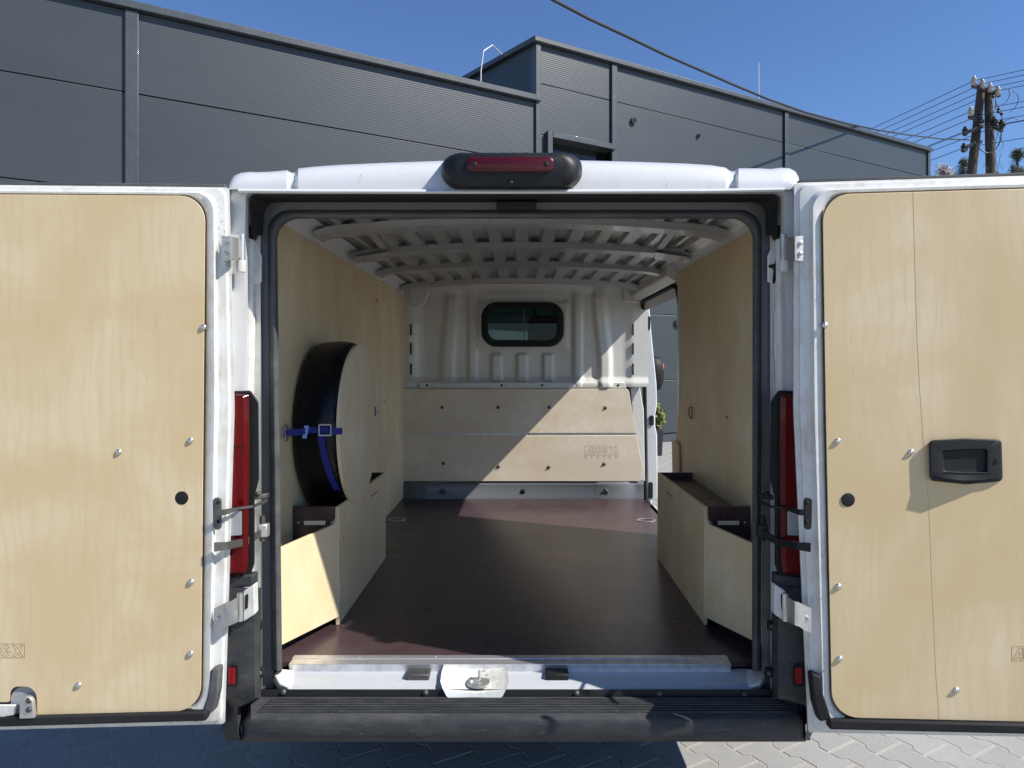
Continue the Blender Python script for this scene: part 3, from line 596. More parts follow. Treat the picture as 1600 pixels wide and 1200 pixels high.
def door(sgn, outer, ply, D0, x0, slope, label):
    """outer / ply: corner lists TL TR BR BL in photo pixels with radius"""
    Dx = lambda x: D0 - abs(x - x0)*slope
    dr = empty('rear_door', P(x0, 1140, D0)); dr.parent = van; dr.matrix_parent_inverse = Matrix.Translation(-WL[van]); tag(dr, label)
    def lp(f, dz, inset=0, seg=8, r0=None):
        c = [(lerp(a[0], b[0], f), lerp(a[1], b[1], f), lerp(a[2], b[2], f)) for a, b in zip(outer, ply)]
        return [P(x, y, Dx(x) + dz) for x, y in rpoly(c, seg)]
    fr = MB().loft([lp(0,.125), lp(-.02,.11), lp(-.02,.045), lp(.0,.035), lp(.10,.034), lp(.16,.030), lp(.20,.022), lp(.52,.018), lp(.58,.010), lp(.66,.000), lp(.86,.001), lp(.93,.006), lp(.985,.020), lp(1.06,.022)], True, True, True)
    frame = fr.mk('door_frame', M['jamb'] if sgn < 0 else M['jamb'], dr, smooth=32)
    # rubber seal along the bottom and dark drain channel
    a, b = (outer[3], outer[2]) if sgn > 0 else (outer[4], outer[3])
    sb = MB(); A = P(a[0] + (30 if sgn > 0 else 30), a[1]-15, Dx(a[0])-.004); B = P(b[0]-(30 if sgn > 0 else 26), b[1]-15, Dx(b[0])-.004)
    sb.bar(A, B, (0,.014,0), (0,0,.013)); sb.mk('bottom_seal', M['rubber'], dr, bevel=.005)
    a, b = outer[0], outer[1]; MB().bar(P(a[0]+6, a[1]-1, Dx(a[0])+.055), P(b[0]-4, b[1]-1, Dx(b[0])+.055), (0,.012,0), (0,0,.005)).mk('top_seal', M['rubgrey'], dr, bevel=.002)
    return dr, frame, Dx
# right door
OUT_R = [(1241,286,9),(1758,270,10),(1763,1154,10),(1263,1144,6),(1240,640,400)]
PLY_R = [(1285,304,44),(1738,291,40),(1742,1131,40),(1300,1121,44),(1290,640,400)]
dR, frR, DR = door(1, OUT_R, PLY_R, 1.87, 1250, .034/350, 'rear door at the right lined with one plywood sheet and a black pull handle')
def sheet(outline, Dx, parent, mat='ply', t=.009, lift=.006):
    o = MB(); L = [[P(x, y, Dx(x) - lift + dz) for x, y in outline] for dz in (t,)]
    inn = [P(x, y, Dx(x) - lift) for x, y in outline]
    o.loft([L[0], inn], True, True, True); p = o.mk('plywood_lining', M[mat], parent, bevel=.0012, seg=1)
    return p
plR = sheet(rpoly(PLY_R, 10), DR, dR)
# left door
OUT_L = [(-118,288,10),(358,293,9),(366,640,400),(351,1131,6),(-122,1143,10)]
PLY_L = [(-96,303,40),(321,306,40),(319,640,400),(314,1111,42),(-98,1122,40)]
dL, frL, DL = door(-1, OUT_L, PLY_L, 1.915, 350, .024/350, 'rear door at the left lined with one plywood sheet, latch bracket in its bottom notch')
notch = rpoly([PLY_L[0], PLY_L[1], PLY_L[3], (57,1118), (57,1073,19), (16,1073,19), (16,1097,5), (-98,1099,6)], 8)
plL = sheet(notch, DL, dL)
def onface(x, y, Dx, off=0): return P(x, y, Dx(x) - .006 - off)
def screws(pl, Dx, pts, r=.0085, mat='screw'):
    for x, y in pts: MB().dome(onface(x, y, Dx), (0,-1,0), r, .0065, 12).dome(onface(x, y, Dx, .0055), (0,-1,0), r*.35, .002, 6).mk('screw', M[mat], pl, smooth=50)
screws(plL, DL, [(318,511),(298,688),(186,706),(299,909),(298,1021),(123,1070),(-60,700),(-75,500),(-80,900)])
screws(plR, DR, [(1289,508),(1309,689),(1424,706),(1310,916),(1312,1029),(1494,1078),(1700,500),(1705,700),(1708,900)])
for pl, Dx, x, y in ((plL,DL,284,778),(plR,DR,1325,781)):
    MB().dome(onface(x,y,Dx), (0,-1,0), .0185, .003, 24).mk('rubber_plug', M['black'], pl, smooth=50)
# engraved lettering
h = 17/F*1.88
logo('engraved_logo', onface(-36,1025,DL,.0), (onface(39,1025,DL)-onface(-36,1025,DL))/GW, Vector((0,0,h)), (0,-1,0), 'engrave', plL, small=False)
logo('engraved_logo', onface(1581,1030,DR,.0), (onface(1657,1030,DR)-onface(1581,1030,DR))/GW, Vector((0,0,h)), (0,-1,0), 'engrave', plR, small=False)
vj = MB(); pts = [(1427,300),(1430,420),(1433,520),(1437,600),(1443,690),(1452,800),(1457,930),(1463,1060),(1468,1123)]
for a, b in zip(pts[:-1], pts[1:]): vj.bar(onface(*a,DR,.0002), onface(*b,DR,.0002), (.0006,0,0), (0,.0004,0))
vj.mk('veneer_joint', M['seam'], plR)
# pull handle on the right door: wedge that stands proud at its hinge side
def hx(c, off): return [onface(x, y, DR, off) for x, y in rpoly(c, 6)]
hO = [(1451,688,8),(1508,685,60),(1565,687,7),(1567,752,8),(1510,757,60),(1453,751,8)]
def tilt(c, l, r): return [P(x, y, DR(x) - .006 - lerp(l, r, (x-1451)/115)) for x, y in rpoly(c, 6)]
def sc_(c, k): return [(lerp(p[0],1508,k), lerp(p[1],721,k), p[2]*(1-k)) for p in c]
hI = [(1472,705,3),(1508,702.5,40),(1542,702,4),(1542,738,4),(1508,738,40),(1474,736,4)]
hdl = MB().loft([tilt(hO,.0,.0), tilt(hO,.010,.004), tilt(sc_(hO,.02),.014,.007), tilt(sc_(hO,.05),.016,.009), tilt(sc_(hI,-.06),.017,.010), tilt(hI,.015,.008), tilt(sc_(hI,.05),.006,.003), tilt(sc_(hI,.3),.005,.002)], True, True, True).mk('pull_handle', M['satin'], dR, smooth=35)
bl_ = [(1474,742),(1500,752),(1530,752),(1552,748)]
lip = MB().loft([[P(x, y, DR(x) - .006 - o) for x, y, o in ((1456,742,a*.5),(1478,748,a*1.0),(1505,751,a*1.05),(1535,750,a*.6),(1560,747,a*.25))] for a in (.005,.029)] + [[P(x, y, DR(x)-.006-o) for x, y, o in ((1458,738,.016),(1478,741,.024),(1505,742,.025),(1535,742,.017),(1560,741,.011))]], False).mk('handle_lip', M['satin'], hdl, smooth=50, fix=False)
MB().dome(P(1558.5,720,DR(1558)-.006-.0125), (0,-1,0), .0055, .001, 14).mk('screw_hole', M['dark'], hdl)
# latch bracket in the left door's notch, lower latch lever
lb = MB().prism([onface(x,y,DL,.004) for x, y in rpoly([(35,1120,1),(35,1092,10),(42,1084,12),(55,1088,10),(58,1119,1)],6)], (0,-.012,0)).mk('latch_bracket', M['zinc'], dL, bevel=.003)
for y in (1095,1109): MB().dome(onface(45,y,DL,.016), (0,-1,0), .0078, .005, 12).mk('bolt', M['bolt'], lb)
MB().prism([onface(x,y,DL,-.008) for x, y in rpoly([(17,1115),(17,1073,20),(57,1073,20),(57,1117)],6)], (0,.003,0)).mk('notch_backing', M['steelgrey'], dL)
lv = [(-95,1100,2),(27,1100,3),(26,1116,5),(12,1118,6),(-8,1128,12),(-40,1133,6),(-95,1133,3)]
MB().prism([onface(x,y,DL,.0) for x, y in rpoly(lv,4)], (0,-.006,0)).mk('latch_cover', M['jamb'], dL, bevel=.002)
# rubber boots at the lower hinge corners
MB().prism([P(x, y, DL(x)-.003) for x, y in rpoly([(330,1046,3),(343,1042,4),(341,1080,3),(334,1112,4),(314,1116,3),(323,1090,8)],5)], (0,.03,0)).mk('rubber_boot', M['rubgrey'], dL, bevel=.006)
MB().prism([P(x, y, DR(x)-.003) for x, y in rpoly([(1267,1051,4),(1284,1058,5),(1287,1085,6),(1300,1124,3),(1281,1129,5),(1272,1100,4)],5)], (0,.03,0)).mk('rubber_boot', M['rubber'], dR, bevel=.006)
# hinges and check arms
for sgn, dr, Dx, f in ((-1, dL, DL, lambda x: x), (1, dR, DR, lambda x: 1602 - x)):
    e = -sgn
    def q(x, y, D):
        if x <= 360: D = D - 1.915 + Dx(f(350)) - .012
        elif x < 374: D = lerp(D - 1.915 + Dx(f(350)) - .012, D, (x-360)/14)
        return P(f(x), y, D)
    up = MB().loft([[q(346,368,1.935), q(346,408,1.935)], [q(357,369,1.93), q(357,407,1.93)], [q(360,369,1.915), q(360,406,1.915)], [q(369,371,1.925), q(369,404,1.925)], [q(374,374,1.955), q(374,402,1.955)]], False)
    up.V += [v + Vector((0,.006,0)) for v in up.V]; n0 = len(up.V)//2; up.F += [[i + n0 for i in t] for t in list(up.F)]
    hg = up.mk('hinge', M['zinc'], dr, smooth=40, fix=False)
    MB().tube([q(378,366,1.965), q(378,412,1.965)], .0095, 12).mk('hinge_pin', M['zinc'], hg, smooth=50)
    MB().tube([q(377,407,1.968), q(377,425,1.968)], .014, 12).mk('hinge_knuckle', M['jamb'], hg, smooth=50)
    for y in (380,396): MB().dome(q(351,y,1.93), (0,-1,0), .0062, .005, 10).mk('bolt', M['screw'], hg)
    dlo = MB().loft([[q(334,951,1.925), q(334,989,1.925)], [q(345,946,1.92), q(345,985,1.92)], [q(353,942,1.905), q(353,979,1.905)], [q(360,940,1.905), q(360,977,1.905)], [q(370,934,1.935), q(370,973,1.935)]], False)
    dlo.V += [v + Vector((0,.006,0)) for v in dlo.V]; n0 = len(dlo.V)//2; dlo.F += [[i + n0 for i in t] for t in list(dlo.F)]
    hg2 = dlo.mk('hinge', M['zinc'], dr, smooth=40, fix=False)
    MB().tube([q(375,927,1.955), q(375,970,1.955)], .0085, 12).mk('hinge_pin', M['zinc'], hg2, smooth=50)
    for x, y in ((348,954),(340,966),(348,970)): MB().dome(q(x,y,1.922), (0,-1,0), .0062, .005, 10).mk('bolt', M['screw'], hg2)
    cm = 'iron' if sgn < 0 else 'satin'
    pt = MB().prism([q(x,y,Dx(350)+.016) for x, y in rpoly([(334,778,5),(347,776,6),(347,826,6),(335,828,6)],5)], (0,-.006,0)).mk('check_arm_plate', M[cm], dr, bevel=.002)
    for y in (785,815): MB().dome(q(341,y,Dx(350)+.01), (0,-1,0), .005, .003, 8).mk('bolt', M['dark'], pt)
    MB().loft([[q(338,796,1.90), q(338,806,1.90)], [q(350,796,1.905), q(352,805,1.905)], [q(375,792,1.95), q(375,796,1.95)], [q(398,789,1.99), q(398,793,1.99)], [q(418,779,2.05), q(418,784,2.05)]], False).mk('check_arm', M[cm], dr, fix=False).modifiers.new('t','SOLIDIFY').thickness = .004
    MB().bar(q(395,777,2.03), q(419,774,2.06), (0,.012,0), (0,0,.007)).dome(q(404,771,2.03), (0,-1,0), .008, .012, 8).mk('check_arm_bracket', M[cm], van, bevel=.003)
    ar = MB().loft([[q(335,848,1.90), q(335,862,1.90)], [q(355,847,1.92), q(355,859,1.92)], [q(385,841,1.975), q(385,852,1.975)], [q(408,828,2.03), q(408,840,2.03)]], False).mk('check_strap', M[cm], dr, fix=False); ar.modifiers.new('t','SOLIDIFY').thickness = .005
    bx = MB().bar(q(404,829,2.045), q(420,828,2.055), (0,.012,0), (0,0,.020)).mk('check_strap_box', M['zinc' if sgn < 0 else 'satin'], van, bevel=.004)
    MB().tube([q(410,806,2.05), q(410,845,2.05)], .008, 10).mk('pivot_pin', M[cm], bx)

# ================================================================== LOAD BAY
WX = .84
fl = MB().box(-WX-.01, WX+.02, 2.195, 4.82, FZ-.018, FZ); fb = vpart(fl, 'floor_board', 'film', bevel=.0015, seg=1)
logo('engraved_logo', Vector(((1026-CX)/F*2.235, 2.243, FZ)), Vector((.0485,0,0)), Vector((0,.05,0)), (0,0,1), 'engravef', fb, lw=.0008)
for x, y in ((620,812),(1010,813)):
    D = .96*F/(y-CY); c = Vector(((x-CX)/F*D, D, FZ)); rg = MB(); k = 20
    rg.loft([[c + Vector((math.cos(t)*r*1.3, math.sin(t)*r, z)) for t in [2*math.pi*i/k for i in range(k)]] for r, z in ((.045,0),(.045,.003),(.034,.003),(.034,.001))], True); o = rg.mk('lashing_ring', M['zinc'], fb, smooth=40, fix=False)
vpart(MB().box(-.93,.93,2.10,7.0,.40,.50), 'underbody', 'dark')
# metal side inner walls behind the lining, wheel arches hidden in the boxes
vpart(MB().box(-.885,-.865,2.14,BD+.05,.5,1.72), 'inner_side', 'primer'); vpart(MB().box(.865,.885,2.14,3.72,.5,1.72), 'inner_side', 'primer')
# plywood side linings
def side_sheet(name, X, yz, t, r=0):
    pts = rpoly(yz, 8); return vpart(MB().prism([(X, a, b) for a, b in pts], (t,0,0)), name, 'plyin', bevel=.0015, seg=1)
sL = side_sheet('side_lining', -WX, [(2.33,FZ+.002),(2.33,2.045,.10),(4.895,2.045),(4.895,FZ+.002)], -.008)
edge = []
for x, y in ((1055,414),(1059,450),(1062,480),(1064,530),(1064,570),(1064,605),(1062,630),(1058,660),(1056,690),(1056,705)):
    p = PX(x, y, WX); edge.append((p.y, p.z))
sR = side_sheet('side_lining', WX, [(2.33,FZ+.002),(2.33,2.045,.10)] + edge + [(edge[-1][0], FZ+.002)], .008)
p0 = PX(1060,690,WX-.004); vpart(MB().prism([(WX-.004, a, b) for a, b in rpoly([(p0.y+.12,p0.z,.03),(p0.y-.03,p0.z,.03),(p0.y-.05,p0.z-.2,.03),(p0.y+.10,p0.z-.2,.03)],5)], (-.010,0,0)), 'edge_trim', 'plyin', bevel=.002)
for X, sg, o, pts in ((-WX,1,sL,((452,350),(497,379),(549,410),(598,441),(620,452),(600,627),(588,470),(589,645))), (WX,-1,sR,((1162,347),(1120,378),(1076,407),(1136,652),(1090,390)))):
    for x, y in pts:
        c = PX(x, y, X); MB().dome(c, (sg,0,0), .007, .004, 10).mk('screw', M['bolt'], o)
c = PX(1081,645,WX); hk = MB().tube([c+Vector((-.003,0,.028)), c+Vector((-.012,0,.025)), c+Vector((-.015,0,.0)), c+Vector((-.012,0,-.022)), c+Vector((-.003,0,-.026))], .0035, 8); hk.bar(c+Vector((-.002,0,-.03)), c+Vector((-.002,0,.03)), (0,.008,0), (.002,0,0)); hk.mk('lashing_hook', M['bolt'], sR)

# ---- storage boxes over the wheel arches ------------------------------
def wheel_box(sgn, label):
    bx = empty('storage_box', (sgn*.76, 2.9, FZ)); tag(bx, label, 'storage box')
    X = .668; D0, D1, ZT = 2.50, 3.36, .972
    mbx = lambda pts, off, nm, mt, **kw: MB().prism(pts, off).mk(nm, M[mt], bx, **kw)
    yz = [(D0,FZ+.001),(D1,FZ+.001),(D1,ZT),(D0,ZT+.012)]
    sp = mbx([(sgn*X, a, b) for a, b in rpoly(yz)], (sgn*.012,0,0), 'side_board', 'plyin', bevel=.0012, seg=1)
    # flared end board with lowered top edge and toe gap
    e0 = Vector((sgn*X, D0-.001, 0)); e1 = Vector((sgn*(X+.155), D0-.40, 0)); d = e1 - e0
    pr = [(0,.582),(0,.985),(.012,.985),(.016,.945),(.06,.925),(1,.905),(1,.600)]
    pts = [e0 + d*a + Vector((0,0,z)) for a, z in rpoly([(a, z) for a, z in pr])]
    nn = Vector((sgn*.40, .155, 0)).normalized()*.012
    mbx(pts, nn, 'end_board', 'plyin', bevel=.0012, seg=1)
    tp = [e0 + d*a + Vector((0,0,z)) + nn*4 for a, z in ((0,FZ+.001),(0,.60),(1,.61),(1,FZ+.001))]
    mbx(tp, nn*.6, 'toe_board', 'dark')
    tr = MB().prism([(sgn*(X+.013), D0+.004, z) for z in (.80,)] + [(sgn*(X+.013), D0+.004, ZT+.012),(sgn*(WX-.002), D0+.004, ZT+.012),(sgn*(WX-.002), D0+.004, .80)], (0,.012,0)).mk('divider', M['film'], bx, bevel=.001, seg=1)
    a, b = (.715,.79); zc = .925
    MB().box(*sorted((sgn*(X+.05), sgn*(X+.128))), D0-.0005, D0+.003, zc-.008, zc+.007).mk('hand_slot', M['plyedge'], tr)
    for q in (X+.028, X+.150): MB().dome((sgn*q, D0+.004, zc), (0,-1,0), .0048, .003, 10).mk('screw', M['screw'], tr)
    MB().box(*sorted((sgn*(X+.013), sgn*(WX-.002))), D1-.012, D1, FZ+.002, ZT+.0).mk('end_divider', M['film'], bx, bevel=.001, seg=1)
    zl = .955 if sgn > 0 else .86
    MB().box(*sorted((sgn*(X+.013), sgn*(WX-.002))), D0+.02, D1-.013, zl-.012, zl-.03*(sgn > 0)).mk('lid', M['film'], bx)
    MB().box(*sorted((sgn*(X-.0006), sgn*(X+.002))), lerp(D0,D1,.62), lerp(D0,D1,.62)+.13, ZT-.062, ZT-.05).mk('cable_slot', M['engraveh'], sp)
    for a, z in ((.04,.60),(.02,.62),(.06,.86)): MB().dome((sgn*X, D0+a, z), (-sgn,0,0), .004, .0015, 8).mk('screw', M['bolt'], sp)
wheel_box(-1, 'plywood storage box at the left wall under the wrapped spare wheel')
wheel_box(1, 'plywood storage box at the right wall with a brown lid')

# ---- bulkhead ----------------------------------------------------------
nx, nz = 190, 110; x0, x1, y0, y1 = 624, 1012, 437, 604
def bulk(x, y):                                 # depth offset of the pressing, photo pixels at the bulkhead
    sm = lambda a, b, t: max(0, min(1, (t-a)/(b-a)))**2*(3-2*max(0, min(1, (t-a)/(b-a))))
    ins = sm(640, 662, x)*(1 - sm(972, 990, x))*sm(444, 462, y); d = .05*ins*(1 - .75*sm(850, 925, x))
    s = 8*(1 - sm(470, 570, y)); 
    for xc, wd, hh in ((699+s, 15, -.028), (738, 10, -.02), (903, 10, -.02), (945-s, 14, -.028)):
        t = abs(x - xc); d += hh*(1 - sm(wd*.35, wd, t))*sm(446, 466, y)
    wx = max(abs(x-816)-72, abs(y-509)-37); d += -.014*(1 - sm(-3, 3, wx))
    for xc in (776, 816, 857):
        t = max(abs(x-xc)-5, 0); t2 = max(556-y, 0); r = math.hypot(t, t2); d += -.022*(1 - sm(1, 5, r))*(1 if y < 596 else 0)
    d -= .03*sm(588, 600, y)
    return d
V = []; Fc = []
for j in range(nz+1):
    for i in range(nx+1):
        x = lerp(x0,x1,i/nx); y = lerp(y0,y1,j/nz); p = P(x, y, BD); p.y += bulk(x, y) - .01; V.append(p)
for j in range(nz):
    for i in range(nx):
        x = lerp(x0,x1,(i+.5)/nx); y = lerp(y0,y1,(j+.5)/nz)
        if abs(x-816) < 57 and abs(y-507) < 28: continue
        a = j*(nx+1)+i; Fc.append((a, a+1, a+nx+2, a+nx+1))
bk = mk('bulkhead', V, Fc, M['primer'], van, smooth=60, fix=False)
vpart(MB().box(-.88,.90,BD+.065,BD+.075,.50,1.07), 'bulkhead_lower', 'primer')
# side flanges, corner pockets, slots
for x, w_ in ((642,3),(989,3)):
    for y in (515,545,577): MB().bar(P(x,y-9,BD-.016), P(x,y+9,BD-.016), (.006,0,0), (0,.002,0)).mk('slot', M['dark'], bk)
for pts in ([(640,452),(668,441),(672,455),(664,476),(652,480),(640,478)], [(972,444),(1002,446),(1004,474),(975,472)]):
    MB().prism([P(x,y,BD-.03) for x, y in rpoly([(x,y,6) for x, y in pts],4)], (0,.03,0)).mk('corner_pocket', M['primer'], bk, bevel=.01)
wf = MB().loft([rr_px(752,881,472,542,24,BD-.008), rr_px(753,880,473,541,24,BD-.03), rr_px(757,876,477,537,21,BD-.034), rr_px(762,871,482,532,15,BD-.03), rr_px(763,870,483,531,15,BD+.05)], True).mk('window_seal', M['rubber'], bk, smooth=45, fix=False)
MB().prism(rr_px(760,873,480,534,16,BD+.01), (0,.004,0)).mk('window_pane', M['glass'], bk)
MB().bar(P(819,481,BD), P(819,533,BD), (.003,0,0), (0,.006,0)).mk('window_bar', M['iron'], bk)
for x, y in ((753,470),(884,469),(753,542),(785,542)): MB().dome(P(x,y,BD-.004), (0,-1,0), .004, .002, 8).mk('rivet', M['bolt'], bk)
# rail, plywood guard boards, lower cross-member
rl = vpart(MB().prism([P(x,y,BD-.03) for x, y in ((655,597),(975,597),(980,607),(655,608))], (0,.05,0)), 'bulkhead_rail', 'primer', bevel=.006)
for a, b in ((677,778),(790,842),(853,955)): MB().loft([rr_px(a,b,599.5,604.5,2,BD-.031), rr_px(a+1,b-1,600,604,2,BD-.036)], True, False, True).mk('rail_rib', M['primer'], rl, smooth=40)
for x in (667,784,847,966): MB().dome(P(x,602,BD-.031), (0,-1,0), .0085, .003, 12).mk('hole', M['dark'], rl)
GD = BD - .045
up = vpart(MB().prism([P(x,y,GD) for x, y in rpoly([(624,608),(980,607.5,4),(983,612,2),(994,676.5),(628,677)],4)], (0,.012,0)), 'guard_board', 'plyh', bevel=.002)
lo = vpart(MB().prism([P(x,y,GD) for x, y in rpoly([(629,681),(994.5,680.5),(1005,735,3),(1000,752,3),(630,752,2)],4)], (0,.012,0)), 'guard_board', 'plyh', bevel=.002)
vpart(MB().prism([P(x,y,GD+.006) for x, y in ((627,675),(994,675),(995,683),(628,683))], (0,.02,0)), 'backing_strip', 'zinc')
for o, pts in ((up, ((691,636.5),(778.5,636.5),(858.5,636.5),(946,637))), (lo, ((693,724),(779,729),(857.5,730),(944,725)))):
    for x, y in pts: MB().dome(P(x,y,GD), (0,-1,0), .0125, .006, 14).dome(P(x,y,GD-.005), (0,-1,0), .006, .005, 8).mk('bolt', M['bolt'], o, smooth=50)
h = 11.5/F*GD
logo('engraved_logo', P(914,710,GD), Vector((h*1.0,0,0)), Vector((0,0,h)), (0,-1,0), 'engraveh', lo, lw=.0009)
cm = vpart(MB().loft([[P(x, y, D - (.012 if 645 < x < 700 or 935 < x < 985 else 0)) for x in (630,640,646,652,695,701,815,930,936,980,986,996,1006)] for y, D in ((750,BD-.02),(757,BD-.045),(772,BD-.045),(778,BD-.06),(781,BD-.06))], False), 'cross_member', 'floorgrey', smooth=40, fix=False)
for x, y in ((692,768),(946,768)): MB().tube([P(x-5,y+2,BD-.062), P(x,y-4,BD-.07), P(x+5,y+2,BD-.062)], .006, 8).dome(P(x,y,BD-.055), (0,-1,0), .025, .004, 16).mk('lashing_eye', M['iron'], cm)
MB().dome(P(817,768,BD-.046), (0,-1,0), .018, .004, 14).dome(P(817,768,BD-.05), (0,-1,0), .010, .003, 12).mk('rubber_plug', M['black'], cm)
vpart(MB().prism([P(x,y,BD+.0) for x, y in ((985,607),(999,600),(1006,640),(1008,752),(996,752))], (0,.06,0)), 'bulkhead_flange', 'primer', bevel=.006)
vpart(MB().prism([P(x,y,BD+.035) for x, y in ((992,470),(1003,470),(1007,780),(996,780))], (0,.05,0)), 'door_pillar_flange', 'primer', bevel=.004)
# B-pillar jamb with latch plates, seen through the side doorway
bpz = [(1006,474),(1014,466),(1018,520),(1022,560),(1026,600),(1027,632),(1024,648),(1024,665),(1027,680),(1028,780),(1012,782)]
bpl = vpart(MB().prism([P(x,y,4.945) for x, y in bpz], (0,.3,0)), 'front_pillar', 'white', bevel=.008)
for x, y, hh in ((1012.5,505,11),(1018,657,8),(1016.5,766,13)): MB().prism([P(a,b,4.943) for a, b in rpoly([(x-3.5,y-hh,3),(x+3.5,y-hh,3),(x+3.5,y+hh,3),(x-3.5,y+hh,3)],4)], (0,-.008,0)).mk('latch_plate', M['satin'], bpl, bevel=.003)

# ---- roof inside -------------------------------------------------------
nx, ny = 240, 60; V = []; Fc = []
per = .122
for j in range(ny+1):
    for i in range(nx+1):
        X = lerp(-.835,.835,i/nx); Y = lerp(2.26,4.93,j/ny); t = ((X/per) % 1); e = .07
        f = min(1, max(0, (abs(t-.5)-.20)/e)); z = 2.100 - .065*X*X - .022*f*(1 if abs(X) < .72 else .0)
        V.append((X, Y, z))
for j in range(ny):
    for i in range(nx): a = j*(nx+1)+i; Fc.append((a, a+1, a+nx+2, a+nx+1))
rs = mk('roof_skin', V, Fc, M['roofshade'], van, smooth=40, fix=False)
for k, (D, wd) in enumerate(((2.73,.12),(3.30,.13),(3.90,.11),(4.66,.12))):
    L = []; n_ = 33
    for dy, dz in ((-wd/2-.012,.014),(-wd/2,.0),(-wd/2+.01,-.010),(wd/2-.01,-.010),(wd/2,0),(wd/2+.012,.014)):
        row = []
        for i in range(n_):
            s = lerp(-1,1,i/(n_-1)); X = .806*math.copysign(abs(s)**.85, s); ax = abs(X)
            z = 2.066 + dz - .065*X*X - (0 if ax < .70 else (.022*(1-math.sqrt(max(0,1-((ax-.70)/.112)**2)))))
            row.append(Vector((X, D+dy, z)))
        L.append(row)
    rb = vpart(MB().loft(L, False), 'roof_bow', 'roofshade', smooth=40, fix=False)
    for X in [-.6+.2*i for i in range(7)]: MB().dome((X, D+wd/2+.004, 2.064-.065*X*X), (0,.3,-1), .005, .002, 8).mk('rivet', M['bolt'], rb)
vpart(MB().box(-.35,.35,2.3,BD,2.112,2.116), 'roof_liner', 'roofshade')
for sg in (-1,1):
    br = vpart(MB().prism([(sg*.60,2.78,2.054),(sg*.635,2.78,2.052),(sg*.665,3.26,2.048),(sg*.63,3.26,2.050)], (0,0,-.012)), 'roof_brace', 'roofshade', bevel=.004)
    vpart(MB().prism([(sg*.62,3.20,2.034),(sg*.79,3.22,2.012),(sg*.79,3.40,2.012),(sg*.66,3.40,2.030)], (0,0,-.006)), 'roof_gusset', 'roofshade', bevel=.006)

# ---- spare wheel --------------------------------------------------------
sw = empty('spare_wheel', (-.75, 2.80, .96)); tag(sw, 'spare wheel wrapped in black film with a round plywood cover on the left lining', 'spare wheel')
cy, cz = 2.80, 1.262
L = []; K = 56
for X, r in ((-.838,.24),(-.835,.305),(-.815,.328),(-.78,.334),(-.74,.337),(-.71,.335),(-.69,.330),(-.674,.320),(-.674,.2)):
    L.append([Vector((X, cy + math.cos(t)*r*(1+.006*math.sin(9*t+X*60)), cz + math.sin(t)*r)) for t in [2*math.pi*i/K for i in range(K)]])
MB().loft(L, True, True, True).mk('wrapped_tyre', M['wrap'], sw, smooth=60)
dsc = MB(); dsc.loft([[Vector((X, cy + math.cos(t)*.322, cz + math.sin(t)*.322)) for t in [2*math.pi*i/64 for i in range(64)]] for X in (-.673,-.661)], True, True, True); dk = dsc.mk('plywood_disc', M['plydisc'], sw, bevel=.001, seg=1)
MB().box(-.662,-.6595,cy+.272,cy+.295,cz+.01,cz+.05).mk('strap_slot', M['strap'], dk)
def tread(ang, X, r=.3395): return Vector((X, cy + math.cos(ang)*r, cz + math.sin(ang)*r))
st = tag(empty('lashing_strap', tread(math.pi+.02, -.76)), 'blue webbing lashing strap with buckle round the wrapped spare wheel', 'strap')
wv = Vector((0,0,.0115))
a0 = math.pi - .02
band = [Vector((-.835,2.425,cz-.0)), Vector((-.80,2.447,cz)), tread(a0,-.76,.343), tread(a0,-.70,.341), Vector((-.668,2.472,cz)), Vector((-.653,2.486,cz))]
def ribbon(pts, wvs, th=.0016):
    A = [Vector(p)+w_ for p, w_ in zip(pts, wvs)]; B = [Vector(p)-w_ for p, w_ in zip(pts, wvs)]
    return MB().loft([A, B], False)
o = ribbon(band, [wv]*6).mk('webbing', M['strap'], st, fix=False); o.modifiers.new('t','SOLIDIFY').thickness = .002
tail = []; tw = []
for k in range(9):
    an = a0 + .06 + k*.085; tail.append(tread(an, lerp(-.722,-.688,k/8),   .3435 if k < 7 else .338)); tw.append(Vector((.012,0,0)))
o = ribbon(tail, tw).mk('webbing', M['strap'], st, fix=False); o.modifiers.new('t','SOLIDIFY').thickness = .002
bc = tread(a0, -.705, .347); bk_ = MB()
for dz in (-.019,.019): bk_.tube([bc+Vector((-.022,0,dz)), bc+Vector((.02,0.004,dz))], .003, 6)
for dx in (-.022,.02): bk_.tube([bc+Vector((dx,0,-.019)), bc+Vector((dx,0,.019))], .003, 6)
bk_.mk('buckle', M['zinc'], st, smooth=60)
tg = MB().prism([tread(a0,-.775,.348)+Vector((0,0,z)) + Vector((x,0,0)) for x, z in ((-.012,-.03),(.004,-.03),(.012,.016),(-.004,.016))], (0,-.001,0)).mk('care_tag', M['label'], st)
rgp = Vector((-.833,2.41,cz)); rg = MB().tube([rgp + Vector((.012*0 + abs(math.sin(t))*.0 , -.02*math.cos(t)+.01, .028*math.sin(t))) for t in [2*math.pi*i/16 for i in range(17)]], .0035, 6); rg.bar(rgp + Vector((0,-.03,0)), rgp + Vector((0,-.012,0)), (.003,0,0), (0,0,.016)); rg.mk('d_ring', M['zinc'], st, smooth=60)

